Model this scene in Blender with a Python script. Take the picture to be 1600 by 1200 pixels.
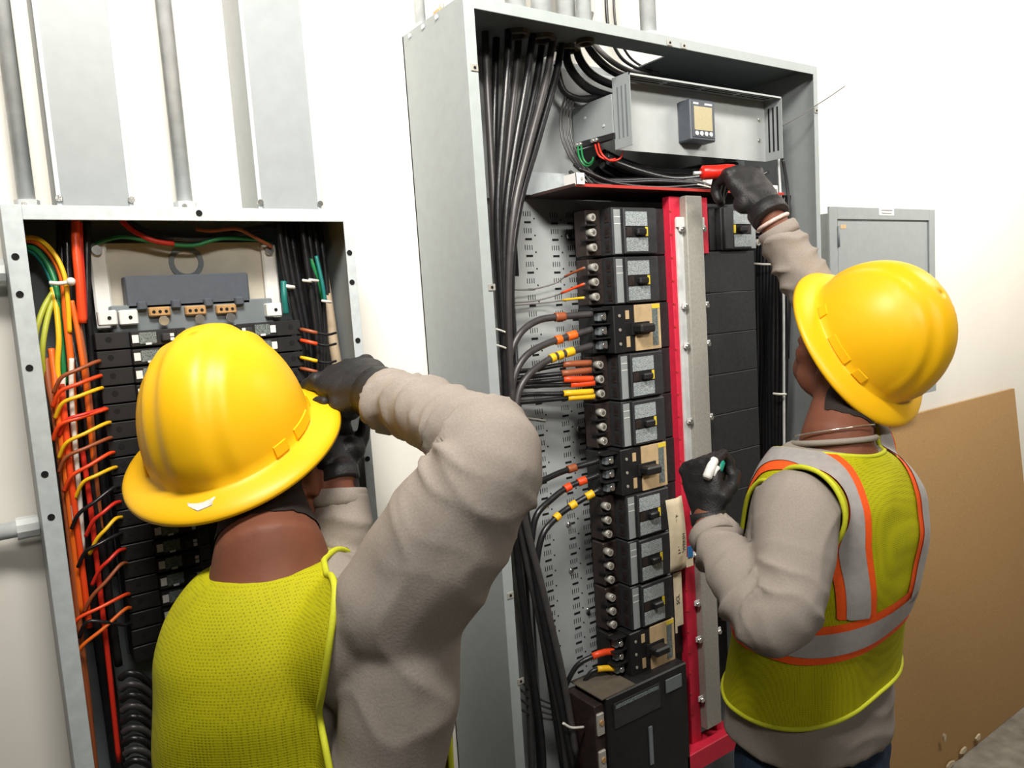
import bpy, bmesh, math, random
import numpy as np
from mathutils import Vector, Matrix
from mathutils.bvhtree import BVHTree

for o in list(bpy.data.objects):
    bpy.data.objects.remove(o)
random.seed(7)
SC = bpy.context.scene
COL = SC.collection
PI = math.pi

# ---------------------------------------------------------------- camera
CZ = 1.75                                   # height of the lens above the floor
FPX = 1189.14                               # focal length in pixels of the 1600x1200 frame
YAW, PITCH, ROLL = (math.radians(a) for a in (34.5554, -6.0563, -3.7564))
_F = Vector((math.sin(YAW) * math.cos(PITCH), math.cos(YAW) * math.cos(PITCH), math.sin(PITCH)))
_R0 = Vector((math.cos(YAW), -math.sin(YAW), 0))
_U0 = _R0.cross(_F)
CR = math.cos(ROLL) * _R0 + math.sin(ROLL) * _U0
CU = -math.sin(ROLL) * _R0 + math.cos(ROLL) * _U0
CAM = Vector((0, 0, CZ))
cam_data = bpy.data.cameras.new('camera')
cam_data.sensor_width = 36
cam_data.lens = FPX * 36 / 1600
cam_data.clip_start = 0.02
cam = bpy.data.objects.new('camera', cam_data)
COL.objects.link(cam)
cam.matrix_world = Matrix(((CR.x, CU.x, -_F.x, 0), (CR.y, CU.y, -_F.y, 0), (CR.z, CU.z, -_F.z, CZ), (0, 0, 0, 1)))
SC.camera = cam


def ray(x, y):
    return _F + CR * ((x - 800) / FPX) - CU * ((y - 600) / FPX)


def T(x, y, Y):
    """world point seen at pixel x, y on the plane Y = const (parallel to the wall)"""
    d = ray(x, y)
    return CAM + d * (Y / d.y)


def D(x, y, d):
    """world point seen at pixel x, y at distance d along the lens axis"""
    return CAM + ray(x, y) * d


# ---------------------------------------------------------------- world, lamps, exposure
w = bpy.data.worlds.new('world')
SC.world = w
w.use_nodes = True
w.node_tree.nodes['Background'].inputs[0].default_value = (1.0, 0.96, 0.9, 1)
w.node_tree.nodes['Background'].inputs[1].default_value = 0.02


def area(name, loc, target, size, energy, color=(1, 0.95, 0.88), spread=180):
    l = bpy.data.lights.new(name, 'AREA')
    l.shape = 'RECTANGLE'
    l.size, l.size_y = size
    l.energy = energy
    l.spread = math.radians(spread)          # beam narrowed on purpose to keep the lower cabinets dimmer
    l.color = color
    o = bpy.data.objects.new(name, l)
    COL.objects.link(o)
    o.location = loc
    o.rotation_euler = (Vector(target) - Vector(loc)).to_track_quat('-Z', 'Y').to_euler()
    return o


area('ceiling_lamp_near', (0.12, 0.3, 2.95), (0.75, 1.3, 2.0), (0.6, 0.3), 21, spread=130)
area('ceiling_lamp_rear', (0.2, -1.9, 3.1), (1.2, 1.2, 2.35), (1.2, 0.3), 8, spread=58)
area('ceiling_lamp_right', (2.75, 0.25, 3.0), (2.8, 1.3, 2.0), (1.2, 0.2), 25, spread=140)
SC.view_settings.view_transform = 'Standard'
SC.view_settings.look = 'None'
SC.view_settings.gamma = 1.0
SC.view_settings.use_curve_mapping = False
SC.view_settings.exposure = 0.3

# ---------------------------------------------------------------- materials


def lin(c):
    return tuple(((v / 255) / 12.92 if v / 255 <= 0.04045 else ((v / 255 + 0.055) / 1.055) ** 2.4) for v in c)


def mk(name, rgb, rough=0.5, metal=0.0, noise=None, bump=None, spec=0.5, coat=0.0, rgb2=None):
    """procedural material: base colour, optional mottling noise=(scale, amount), bump=(scale, strength)"""
    m = bpy.data.materials.new(name)
    m.use_nodes = True
    nt = m.node_tree
    b = nt.nodes['Principled BSDF']
    c = lin(rgb)
    b.inputs['Base Color'].default_value = (*c, 1)
    b.inputs['Roughness'].default_value = rough
    b.inputs['Metallic'].default_value = metal
    b.inputs['Specular IOR Level'].default_value = spec
    b.inputs['Coat Weight'].default_value = coat
    tc = nt.nodes.new('ShaderNodeTexCoord')
    if noise:
        n = nt.nodes.new('ShaderNodeTexNoise')
        n.inputs['Scale'].default_value = noise[0]
        n.inputs['Detail'].default_value = 5
        nt.links.new(tc.outputs['Object'], n.inputs['Vector'])
        r = nt.nodes.new('ShaderNodeValToRGB')
        a = noise[1]
        c2 = lin(rgb2) if rgb2 else tuple(v * (1 - a) for v in c)
        c1 = c if rgb2 else tuple(min(1, v * (1 + a * 0.5)) for v in c)
        r.color_ramp.elements[0].position = 0.32
        r.color_ramp.elements[1].position = 0.68
        r.color_ramp.elements[0].color = (*c2, 1)
        r.color_ramp.elements[1].color = (*c1, 1)
        nt.links.new(n.outputs['Fac'], r.inputs['Fac'])
        nt.links.new(r.outputs['Color'], b.inputs['Base Color'])
    if bump:
        n2 = nt.nodes.new('ShaderNodeTexNoise')
        n2.inputs['Scale'].default_value = bump[0]
        n2.inputs['Detail'].default_value = 4
        nt.links.new(tc.outputs['Object'], n2.inputs['Vector'])
        bp = nt.nodes.new('ShaderNodeBump')
        bp.inputs['Strength'].default_value = bump[1]
        bp.inputs['Distance'].default_value = 0.002
        nt.links.new(n2.outputs['Fac'], bp.inputs['Height'])
        nt.links.new(bp.outputs['Normal'], b.inputs['Normal'])
    return m


M = {}
M['wall'] = mk('wall_paint', (232, 229, 220), 0.75, noise=(3.0, 0.035), bump=(60, 0.15))
M['floor'] = mk('concrete', (150, 145, 135), 0.85, noise=(14, 0.35), bump=(40, 0.5))
M['ceiling'] = mk('ceiling_paint', (84, 82, 78), 0.8, noise=(4, 0.05))
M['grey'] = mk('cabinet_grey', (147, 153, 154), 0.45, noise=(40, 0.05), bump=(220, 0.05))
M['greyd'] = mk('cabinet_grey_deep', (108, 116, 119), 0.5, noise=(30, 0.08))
M['pale'] = mk('galvanised_flange', (196, 205, 207), 0.4, 0.1, noise=(60, 0.1))
M['flange'] = mk('painted_flange', (160, 168, 168), 0.45, noise=(50, 0.05))
M['galv'] = mk('galvanised_steel', (216, 220, 220), 0.35, 0.12, noise=(30, 0.18))
M['zinc'] = mk('zinc_plate', (168, 166, 158), 0.5, 0.25, noise=(150, 0.12))
M['plate'] = mk('perforated_plate_grey', (172, 177, 177), 0.5, noise=(25, 0.06))
M['black'] = mk('black_plastic', (26, 26, 27), 0.5, noise=(60, 0.3))
M['blackg'] = mk('charcoal_plastic', (46, 47, 49), 0.5, noise=(80, 0.25))
M['filler'] = mk('filler_plate_black', (38, 40, 41), 0.6, noise=(120, 0.3))
M['brownb'] = mk('dark_bakelite', (48, 38, 35), 0.5, noise=(80, 0.3))
M['umber'] = mk('umber_plastic', (92, 84, 72), 0.6, noise=(40, 0.2))
M['hole'] = mk('hole_black', (6, 6, 6), 0.9)
M['red'] = mk('red_insulator', (214, 38, 66), 0.5, noise=(50, 0.1))
M['redline'] = mk('red_edging', (178, 52, 44), 0.45)
M['shelf'] = mk('brown_fibre_sheet', (62, 44, 38), 0.6, noise=(30, 0.2))
M['tan'] = mk('tan_label', (196, 170, 130), 0.6, noise=(50, 0.15))
M['yellow'] = mk('yellow_mark', (226, 200, 60), 0.5)
M['chrome'] = mk('bright_screw', (225, 225, 220), 0.22, 0.9, noise=(90, 0.15))
M['white'] = mk('white_plastic', (226, 226, 222), 0.5, noise=(60, 0.06))
M['offw'] = mk('off_white_pan', (192, 186, 170), 0.55, noise=(20, 0.12))
M['paper'] = mk('cream_tag', (214, 200, 170), 0.75, noise=(25, 0.18))
M['ink'] = mk('ink', (38, 36, 34), 0.7)
M['blue'] = mk('blue_tape', (40, 110, 170), 0.5)
M['brass'] = mk('tan_lug', (190, 150, 100), 0.45, 0.3, noise=(90, 0.2))
M['meter'] = mk('meter_housing', (74, 80, 88), 0.45, noise=(80, 0.1))
M['screen'] = mk('meter_screen', (186, 176, 140), 0.3, noise=(200, 0.06))
M['cable'] = mk('black_cable', (30, 30, 32), 0.33, noise=(60, 0.3), bump=(120, 0.2))
M['cableg'] = mk('dark_grey_cable', (62, 60, 60), 0.38, noise=(60, 0.2))
M['wgrey'] = mk('grey_wire', (118, 116, 114), 0.45)
M['wwhite'] = mk('white_wire', (222, 220, 210), 0.5)
M['worange'] = mk('orange_wire', (226, 104, 30), 0.4)
M['wyellow'] = mk('yellow_wire', (238, 186, 30), 0.4)
M['wred'] = mk('red_wire', (206, 46, 30), 0.4)
M['wredo'] = mk('red_orange_wire', (232, 74, 28), 0.4)
M['wbrown'] = mk('brown_wire', (150, 80, 46), 0.45)
M['wgreen'] = mk('green_wire', (28, 120, 66), 0.4)
M['wlime'] = mk('green_yellow_wire', (168, 176, 56), 0.45)
M['wteal'] = mk('teal_wire', (24, 110, 104), 0.4)
M['wtan'] = mk('tan_cable', (176, 158, 132), 0.55)
M['board'] = mk('brown_board', (172, 136, 88), 0.8, noise=(220, 0.14), bump=(160, 0.2))
M['hat'] = mk('yellow_shell', (246, 190, 20), 0.42, noise=(10, 0.04), spec=0.4)
M['scuff'] = mk('peeled_sticker', (225, 222, 210), 0.6, noise=(120, 0.3))
M['shirt'] = mk('heather_grey_knit', (154, 145, 136), 0.9, noise=(420, 0.1), bump=(300, 0.16), spec=0.2)
M['jean'] = mk('blue_denim', (44, 58, 78), 0.85, noise=(200, 0.25), bump=(300, 0.4), spec=0.2)
M['glove'] = mk('black_glove', (30, 29, 30), 0.55, noise=(30, 0.25), bump=(300, 0.5))
M['gloveg'] = mk('grey_glove_patch', (142, 140, 142), 0.6, noise=(60, 0.2), bump=(200, 0.4))
M['skin'] = mk('skin', (120, 70, 49), 0.65, noise=(25, 0.12), bump=(250, 0.15))
M['hair'] = mk('dark_hair', (34, 23, 19), 0.7, noise=(300, 0.4), bump=(500, 0.8))
M['silver'] = mk('reflective_silver', (178, 174, 172), 0.42, 0.15, noise=(80, 0.1), bump=(400, 0.2))
M['orange'] = mk('orange_tape', (250, 92, 24), 0.6, noise=(200, 0.08))
M['bind'] = mk('lime_binding', (206, 210, 40), 0.7, noise=(300, 0.08))
M['bead'] = mk('pink_white_bracelet', (226, 200, 190), 0.5, noise=(300, 0.2))
M['toolred'] = mk('red_handle', (214, 34, 20), 0.35)
M['teal'] = mk('teal_cap', (20, 140, 118), 0.4)
M['leather'] = mk('dark_belt', (34, 26, 22), 0.6)
M['boot'] = mk('work_boot', (70, 50, 36), 0.8)
M['lampw'] = mk('eye_white', (220, 215, 205), 0.3)


def vest_mat():
    m = mk('lime_mesh_fabric', (196, 206, 20), 0.75, spec=0.25)
    nt = m.node_tree
    b = nt.nodes['Principled BSDF']
    tc = nt.nodes.new('ShaderNodeTexCoord')
    vo = nt.nodes.new('ShaderNodeTexVoronoi')
    vo.inputs['Scale'].default_value = 300
    vo.inputs['Randomness'].default_value = 0.15
    nt.links.new(tc.outputs['Object'], vo.inputs['Vector'])
    rp = nt.nodes.new('ShaderNodeValToRGB')
    rp.color_ramp.elements[0].position = 0.18
    rp.color_ramp.elements[0].color = (*lin((142, 139, 10)), 1)
    rp.color_ramp.elements[1].position = 0.42
    rp.color_ramp.elements[1].color = (*lin((184, 181, 15)), 1)
    nt.links.new(vo.outputs['Distance'], rp.inputs['Fac'])
    n = nt.nodes.new('ShaderNodeTexNoise')
    n.inputs['Scale'].default_value = 9
    n.inputs['Detail'].default_value = 4
    nt.links.new(tc.outputs['Object'], n.inputs['Vector'])
    mx = nt.nodes.new('ShaderNodeMixRGB')
    mx.blend_type = 'MULTIPLY'
    r2 = nt.nodes.new('ShaderNodeValToRGB')
    r2.color_ramp.elements[0].position = 0.25
    r2.color_ramp.elements[0].color = (0.62, 0.6, 0.5, 1)
    r2.color_ramp.elements[1].position = 0.5
    r2.color_ramp.elements[1].color = (1, 1, 1, 1)
    nt.links.new(n.outputs['Fac'], r2.inputs['Fac'])
    mx.inputs[0].default_value = 0.55
    nt.links.new(rp.outputs['Color'], mx.inputs[1])
    nt.links.new(r2.outputs['Color'], mx.inputs[2])
    nt.links.new(mx.outputs[0], b.inputs['Base Color'])
    bp = nt.nodes.new('ShaderNodeBump')
    bp.inputs['Strength'].default_value = 0.5
    bp.inputs['Distance'].default_value = 0.001
    nt.links.new(vo.outputs['Distance'], bp.inputs['Height'])
    nt.links.new(bp.outputs['Normal'], b.inputs['Normal'])
    return m


M['vest'] = vest_mat()


def label_mat(name, base, dark, sx, sz):
    """printed metal label: rows of tiny illegible print"""
    m = mk(name, base, 0.35, 0.2)
    nt = m.node_tree
    b = nt.nodes['Principled BSDF']
    tc = nt.nodes.new('ShaderNodeTexCoord')
    mp = nt.nodes.new('ShaderNodeMapping')
    mp.inputs['Scale'].default_value = (sx, 40, sz)
    nt.links.new(tc.outputs['Object'], mp.inputs['Vector'])
    n = nt.nodes.new('ShaderNodeTexNoise')
    n.inputs['Scale'].default_value = 1
    n.inputs['Detail'].default_value = 2
    nt.links.new(mp.outputs['Vector'], n.inputs['Vector'])
    r = nt.nodes.new('ShaderNodeValToRGB')
    r.color_ramp.elements[0].position = 0.44
    r.color_ramp.elements[0].color = (*lin(dark), 1)
    r.color_ramp.elements[1].position = 0.54
    r.color_ramp.elements[1].color = (*lin(base), 1)
    nt.links.new(n.outputs['Fac'], r.inputs['Fac'])
    nt.links.new(r.outputs['Color'], b.inputs['Base Color'])
    return m


M['label'] = label_mat('silver_print_label', (188, 197, 198), (128, 137, 140), 420, 900)
M['label2'] = label_mat('dark_print_label', (140, 152, 150), (62, 70, 70), 520, 1300)

# ---------------------------------------------------------------- mesh helpers


class MB:
    def __init__(self):
        self.v, self.f, self.s = [], [], []

    def add(self, vs, fs, smooth=False):
        k = len(self.v)
        self.v += [tuple(p) for p in vs]
        self.f += [tuple(i + k for i in q) for q in fs]
        self.s += [smooth] * len(fs)
        return self

    def box(self, x0, x1, y0, y1, z0, z1, ch=0.0):
        """axis aligned box, chamfered by ch"""
        if ch <= 0:
            vs = [(x, y, z) for x in (x0, x1) for y in (y0, y1) for z in (z0, z1)]
            fs = [(0, 1, 3, 2), (4, 6, 7, 5), (0, 4, 5, 1), (2, 3, 7, 6), (0, 2, 6, 4), (1, 5, 7, 3)]
            return self.add(vs, fs)
        bm = bmesh.new()
        bmesh.ops.create_cube(bm, size=1)
        for q in bm.verts:
            q.co = Vector(((x0 + x1) / 2 + q.co.x * (x1 - x0), (y0 + y1) / 2 + q.co.y * (y1 - y0), (z0 + z1) / 2 + q.co.z * (z1 - z0)))
        bmesh.ops.bevel(bm, geom=bm.edges[:], offset=ch, segments=1, affect='EDGES')
        bm.verts.index_update()
        self.add([q.co for q in bm.verts], [[q.index for q in f.verts] for f in bm.faces])
        bm.free()
        return self

    def obox(self, c, ax, ay, az, hx, hy, hz):
        c, ax, ay, az = Vector(c), Vector(ax), Vector(ay), Vector(az)
        vs = [c + ax * hx * i + ay * hy * j + az * hz * k for i in (-1, 1) for j in (-1, 1) for k in (-1, 1)]
        return self.add(vs, [(0, 1, 3, 2), (4, 6, 7, 5), (0, 4, 5, 1), (2, 3, 7, 6), (0, 2, 6, 4), (1, 5, 7, 3)])

    def quad(self, a, b, c, d):
        return self.add([a, b, c, d], [(0, 1, 2, 3)])

    def cyl(self, a, b, r, n=12, r2=None, smooth=True):
        a, b = Vector(a), Vector(b)
        r2 = r if r2 is None else r2
        ax = (b - a).normalized()
        u = ax.orthogonal().normalized()
        q = ax.cross(u)
        vs = [a + (u * math.cos(t) + q * math.sin(t)) * r for t in (2 * PI * i / n for i in range(n))]
        vs += [b + (u * math.cos(t) + q * math.sin(t)) * r2 for t in (2 * PI * i / n for i in range(n))]
        k = len(self.v)
        self.add(vs, [(i, (i + 1) % n, n + (i + 1) % n, n + i) for i in range(n)], smooth)
        self.v = self.v
        self.f += [tuple(k + i for i in reversed(range(n))), tuple(k + n + i for i in range(n))]
        self.s += [False, False]
        return self

    def ring(self, c, ax, r0, r1, th, n=24):
        """flat washer of inner radius r0, outer r1, thickness th along ax"""
        c, ax = Vector(c), Vector(ax).normalized()
        u = ax.orthogonal().normalized()
        q = ax.cross(u)
        vs = []
        for i in range(n):
            t = 2 * PI * i / n
            e = u * math.cos(t) + q * math.sin(t)
            vs += [c + e * r0, c + e * r1, c + e * r1 + ax * th, c + e * r0 + ax * th]
        fs = []
        for i in range(n):
            a, b = 4 * i, 4 * ((i + 1) % n)
            for k in range(4):
                fs.append((a + k, a + (k + 1) % 4, b + (k + 1) % 4, b + k))
        return self.add(vs, fs)

    def tube(self, pts, r, n=8, smooth=True, closed=False):
        pts = [Vector(p) for p in pts]
        m = len(pts)
        rr = r if isinstance(r, (list, tuple)) else [r] * m
        tang = []
        for i in range(m):
            if closed:
                a, b = pts[i - 1], pts[(i + 1) % m]
            else:
                a, b = pts[max(i - 1, 0)], pts[min(i + 1, m - 1)]
            t = (b - a)
            tang.append(t.normalized() if t.length > 1e-9 else Vector((0, 0, 1)))
        u = tang[0].orthogonal().normalized()
        vs = []
        for i in range(m):
            t = tang[i]
            u = (u - t * u.dot(t)).normalized()
            q = t.cross(u)
            vs += [pts[i] + (u * math.cos(2 * PI * j / n) + q * math.sin(2 * PI * j / n)) * rr[i] for j in range(n)]
        fs = []
        for i in range(m if closed else m - 1):
            for j in range(n):
                a, b = i * n, ((i + 1) % m) * n
                fs.append((a + j, a + (j + 1) % n, b + (j + 1) % n, b + j))
        k = len(self.v)
        self.add(vs, fs, smooth)
        if not closed:
            self.f += [tuple(k + j for j in reversed(range(n))), tuple(k + (m - 1) * n + j for j in range(n))]
            self.s += [False, False]
        return self

    def ball(self, c, rad, rot=None, n=16, m=10):
        c = Vector(c)
        rad = (rad, rad, rad) if not isinstance(rad, (tuple, list)) else rad
        vs = []
        for i in range(m + 1):
            th = PI * i / m
            for j in range(n):
                ph = 2 * PI * j / n
                p = Vector((rad[0] * math.sin(th) * math.cos(ph), rad[1] * math.sin(th) * math.sin(ph), rad[2] * math.cos(th)))
                vs.append(c + (rot @ p if rot else p))
        fs = []
        for i in range(m):
            for j in range(n):
                fs.append((i * n + j, (i + 1) * n + j, (i + 1) * n + (j + 1) % n, i * n + (j + 1) % n))
        return self.add(vs, fs, True)

    def capsule(self, pts, rad, n=14):
        """tapered tube with ball ends, for organic bodies"""
        self.tube(pts, rad, n)
        for p, r in ((pts[0], rad[0]), (pts[-1], rad[-1])):
            self.ball(p, r)
        return self

    def loft(self, secs, n=28, e=2.3):
        """closed loft of super-ellipses: (centre, half_x vector, half_y vector)"""
        vs = []
        for c, hx, hy in secs:
            for j in range(n):
                t = 2 * PI * j / n
                cx, sy = math.cos(t), math.sin(t)
                vs.append(Vector(c) + Vector(hx) * (math.copysign(abs(cx) ** (2 / e), cx)) + Vector(hy) * (math.copysign(abs(sy) ** (2 / e), sy)))
        m = len(secs)
        fs = [(i * n + j, i * n + (j + 1) % n, (i + 1) * n + (j + 1) % n, (i + 1) * n + j) for i in range(m - 1) for j in range(n)]
        k = len(self.v)
        self.add(vs, fs, True)
        self.f += [tuple(k + j for j in reversed(range(n))), tuple(k + (m - 1) * n + j for j in range(n))]
        self.s += [False, False]
        return self

    def mesh(self, name, mat):
        me = bpy.data.meshes.new(name)
        me.from_pydata([tuple(p) for p in self.v], [], [tuple(q) for q in self.f])
        me.polygons.foreach_set('use_smooth', self.s)
        me.update()
        if mat:
            me.materials.append(M[mat] if isinstance(mat, str) else mat)
        return me

    def build(self, name, mat, parent=None):
        return link(name, self.mesh(name, mat), parent)


def link(name, data, parent=None):
    o = bpy.data.objects.new(name, data)
    COL.objects.link(o)
    if parent is not None:
        o.parent = parent
        o.matrix_parent_inverse = Matrix.Translation(parent.location).inverted()
    return o


def tag(o, label=None, cat=None, group=None, kind=None):
    if label:
        o['label'] = label
    if cat:
        o['category'] = cat
    if group:
        o['group'] = group
    if kind:
        o['kind'] = kind
    return o


def thing(name, label, cat, loc=(0, 0, 0), group=None):
    o = bpy.data.objects.new(name, None)
    COL.objects.link(o)
    o.empty_display_size = 0.05
    o.location = loc
    return tag(o, label, cat, group)


def struct(name, mb, mat, label=None):
    o = mb.build(name, mat)
    o['kind'] = 'structure'
    o['label'] = label or name.replace('_', ' ')
    o['category'] = name.split('_')[0]
    return o


def crom(pts, k=6):
    """Catmull-Rom resample"""
    p = [Vector(q) for q in pts]
    if len(p) < 3:
        return p
    out = []
    for i in range(len(p) - 1):
        a, b, c, d = p[max(i - 1, 0)], p[i], p[i + 1], p[min(i + 2, len(p) - 1)]
        for j in range(k):
            t = j / k
            out.append(0.5 * ((2 * b) + (c - a) * t + (2 * a - 5 * b + 4 * c - d) * t * t + (3 * b - a - 3 * c + d) * t ** 3))
    out.append(p[-1])
    return out


ORD = ['topmost', 'second', 'third', 'fourth', 'fifth', 'sixth', 'seventh', 'eighth', 'ninth', 'tenth', 'eleventh', 'twelfth', 'thirteenth',
       'fourteenth', 'fifteenth', 'sixteenth', 'seventeenth', 'eighteenth', 'nineteenth', 'twentieth', 'twenty-first']


def nth(i, from_='from the top'):
    return ORD[0] if i == 0 else ORD[i] + ' ' + from_


def copy_tree(root, offset, mirror=False):
    """copy a thing and its parts; parts share mesh data"""
    r = root.copy()
    COL.objects.link(r)
    r.location = root.location + Vector(offset)
    for ch in root.children:
        c = ch.copy()
        COL.objects.link(c)
        c.parent = r
        c.matrix_parent_inverse = ch.matrix_parent_inverse.copy()
        for g in ch.children:
            d = g.copy()
            COL.objects.link(d)
            d.parent = c
            d.matrix_parent_inverse = g.matrix_parent_inverse.copy()
    return r


def wire(name, label, cat, group, pts, r, mat, tapes=(), n=7, k=6):
    """cable through 3D points; tapes = [(t0, t1, material)] are coloured sleeves (parts)"""
    c = crom(pts, k)
    if tapes:
        root = thing(name, label, cat, c[0], group)
        MB().tube(c, r, n).build('conductor', mat, root)
        L = len(c) - 1
        for t0, t1, tm in tapes:
            seg = []
            for q in range(5):
                t = (t0 + (t1 - t0) * q / 4) * L
                i = min(int(t), L - 1)
                seg.append(c[i].lerp(c[i + 1], t - i))
            MB().tube(seg, r * 1.22 + 0.0006, n + 1).build('tape_sleeve', tm, root)
        return root
    o = MB().tube(c, r, n).build(name, mat)
    return tag(o, label, cat, group)


def W(*pp):
    return [T(*p) for p in pp]

# ================================================================ the room
WY = 1.398                                   # face of the back wall
D1 = 1.2516                                  # front of the left cabinet
D2 = 1.1643                                  # front of the tall cabinet
RX = 3.6


def TZ(x, y, zr):
    d = ray(x, y)
    return CAM + d * (zr / d.z)


struct('wall_back', MB().box(-2.6, RX + 0.1, WY, WY + 0.1, 0, 4.8), 'wall', 'white painted wall behind the electrical cabinets')
struct('wall_right', MB().box(RX, RX + 0.1, -3, WY + 0.1, 0, 4.8), 'wall', 'white side wall meeting the back wall at right')
struct('floor', MB().box(-2.6, RX + 0.1, -3, WY + 0.1, -0.1, 0), 'floor', 'grey concrete floor')
struct('ceiling', MB().box(-2.6, RX + 0.1, -3, WY + 0.1, 4.8, 4.9), 'ceiling', 'dark ceiling above the work area')

# ================================================================ left panelboard cabinet
LX0, LX1, LZ1, LZ0 = 0.0414, 0.5494, CZ + 0.178, 0.62
cab = thing('panelboard_cabinet', 'open grey panelboard cabinet with pale screwed flange, full of coloured wires, at left', 'cabinet', ((LX0 + LX1) / 2, WY, LZ0))
t = 0.003
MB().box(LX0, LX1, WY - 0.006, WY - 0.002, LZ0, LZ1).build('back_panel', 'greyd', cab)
for x in (LX0, LX1 - t):
    MB().box(x, x + t, D1 + 0.002, WY - 0.004, LZ0, LZ1).build('side_panel', 'grey', cab)
for z in (LZ0, LZ1 - t):
    MB().box(LX0 + t, LX1 - t, D1 + 0.002, WY - 0.004, z, z + t).build('end_panel', 'grey', cab)
FW = 0.0245
MB().box(LX0, LX0 + FW, D1, D1 + 0.0025, LZ0, LZ1, 0.0006).build('flange', 'pale', cab)
MB().box(LX1 - 0.0165, LX1, D1, D1 + 0.0025, LZ0, LZ1, 0.0006).build('flange', 'pale', cab)
MB().box(LX0 + FW, LX1 - 0.0165, D1, D1 + 0.0025, LZ1 - 0.0205, LZ1, 0.0006).build('flange', 'pale', cab)
MB().box(LX0 + FW, LX1 - 0.0165, D1, D1 + 0.0025, LZ0, LZ0 + 0.0205, 0.0006).build('flange', 'pale', cab)
for px, py in ((24, 401), (31, 460), (46, 575), (70, 741), (80, 808), (546, 395), (550, 441), (559, 532), (574, 717), (311, 333)):
    p = T(px, py, D1)
    MB().cyl(p + Vector((0, -0.0006, 0)), p + Vector((0, 0.001, 0)), 0.0034, 10).ring(p + Vector((0, -0.0009, 0)), (0, 1, 0), 0.0034, 0.0048, 0.0012, 12).build('screw_hole', 'hole', cab)

# mounting pan and neutral assembly inside it
it = thing('panel_interior', 'off white mounting pan with dark cover and lug bar inside left cabinet', 'panel interior', T(290, 520, 1.36))
A, B_ = T(143, 380, 1.345), T(427, 385, 1.345)
ZB = CZ - 0.01
MB().box(A.x, B_.x, 1.345, 1.349, ZB, A.z, 0.001).build('mounting_pan', 'offw', it)
for px in (150, 418):
    a = T(px, 392, 1.338)
    MB().box(a.x - 0.011, a.x + 0.014, 1.334, 1.345, ZB + 0.01, a.z + 0.012, 0.003).build('pan_bracket', 'white', it)
    MB().cyl(a + Vector((0, -0.012, 0)), a + Vector((0, 0.0, 0)), 0.0075, 14).build('mounting_bolt', 'chrome', it)
c = T(291, 410, 1.344)
MB().ring(c + Vector((0, -0.002, 0)), (0, 1, 0), 0.019, 0.027, 0.003, 28).build('ring_stamp', 'greyd', it)
a, b = T(193, 432, 1.315), T(391, 474, 1.315)
MB().box(a.x, b.x, 1.312, 1.345, b.z, a.z, 0.002).build('barrier_cover', 'meter', it)
for i in range(4):
    x = a.x + 0.02 + (b.x - a.x - 0.04) * i / 3
    MB().box(x - 0.007, x + 0.007, 1.302, 1.314, b.z - 0.002, b.z + 0.012, 0.002).build('clip', 'meter', it)
a, b = T(172, 478, 1.31), T(430, 512, 1.31)
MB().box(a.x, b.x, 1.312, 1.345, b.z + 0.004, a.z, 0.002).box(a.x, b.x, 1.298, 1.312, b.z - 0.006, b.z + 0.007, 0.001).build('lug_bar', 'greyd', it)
for px, py in ((249, 487), (305, 485), (353, 483)):
    q = T(px, py, 1.308)
    lg = MB().box(q.x - 0.016, q.x + 0.016, 1.302, 1.314, q.z - 0.0075, q.z + 0.0075, 0.002).build('terminal_lug', 'brass', it)
    for dx in (-0.009, 0, 0.009):
        MB().cyl((q.x + dx, 1.3012, q.z), (q.x + dx, 1.303, q.z), 0.0026, 8).build('lug_hole', 'hole', lg)
    MB().cyl((q.x + 0.003, 1.294, q.z - 0.0145), (q.x + 0.003, 1.30, q.z - 0.0145), 0.0075, 14).build('screw', 'chrome', it)
for px, py in ((168, 497), (201, 496), (428, 484)):
    q = T(px, py, 1.3)
    br = MB().box(q.x - 0.013, q.x + 0.013, 1.296, 1.314, q.z - 0.0115, q.z + 0.0115, 0.002).build('white_bracket', 'white', it)
    MB().cyl((q.x + 0.002, 1.295, q.z), (q.x + 0.002, 1.297, q.z), 0.0028, 10).build('bracket_screw', 'hole', br)

# branch breakers: 2 columns x 19 rows
BX = T(150, 545, 1.285).x
BZ = T(200, 531, 1.272).z
PIT = 0.0272


def small_breaker(z, col):
    s = 1 if col == 0 else -1
    x0 = BX if col == 0 else T(470, 510, 1.285).x
    X = lambda u: x0 + s * u

    def bx(u0, u1, y0, y1, a, b2, ch=0.0):
        q = sorted((X(u0), X(u1)))
        return MB().box(q[0], q[1], y0, y1, z + a, z + b2, ch)
    r = thing('branch_breaker', '', 'circuit breaker', (X(0.05), 1.32, z))
    bx(0, 0.128, 1.285, 1.34, -0.0125, 0.0125, 0.001).build('body', 'black', r)
    bx(0.046, 0.112, 1.272, 1.286, -0.012, 0.012, 0.0015).build('raised_face', 'black', r)
    MB().cyl((X(0.018), 1.2842, z + 0.002), (X(0.018), 1.287, z + 0.002), 0.0045, 8).build('terminal_well', 'hole', r)
    bx(0.048, 0.057, 1.2706, 1.273, -0.0055, 0.0065).build('white_sticker', 'white', r)
    bx(0.058, 0.082, 1.2708, 1.273, -0.008, 0.0095).build('printed_label', 'label2', r)
    bx(0.066, 0.074, 1.269, 1.273, -0.0095, -0.0065).build('test_tab', 'white', r)
    h = bx(0.088, 0.104, 1.262, 1.273, -0.006, 0.006, 0.002).build('handle', 'blackg', r)
    bx(0.1, 0.1055, 1.2614, 1.2632, 0.0008, 0.0055).build('handle_mark', 'white', h)
    bx(0.1, 0.1055, 1.2614, 1.2632, -0.0055, -0.0008).build('handle_mark', 'white', h)
    return r


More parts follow.
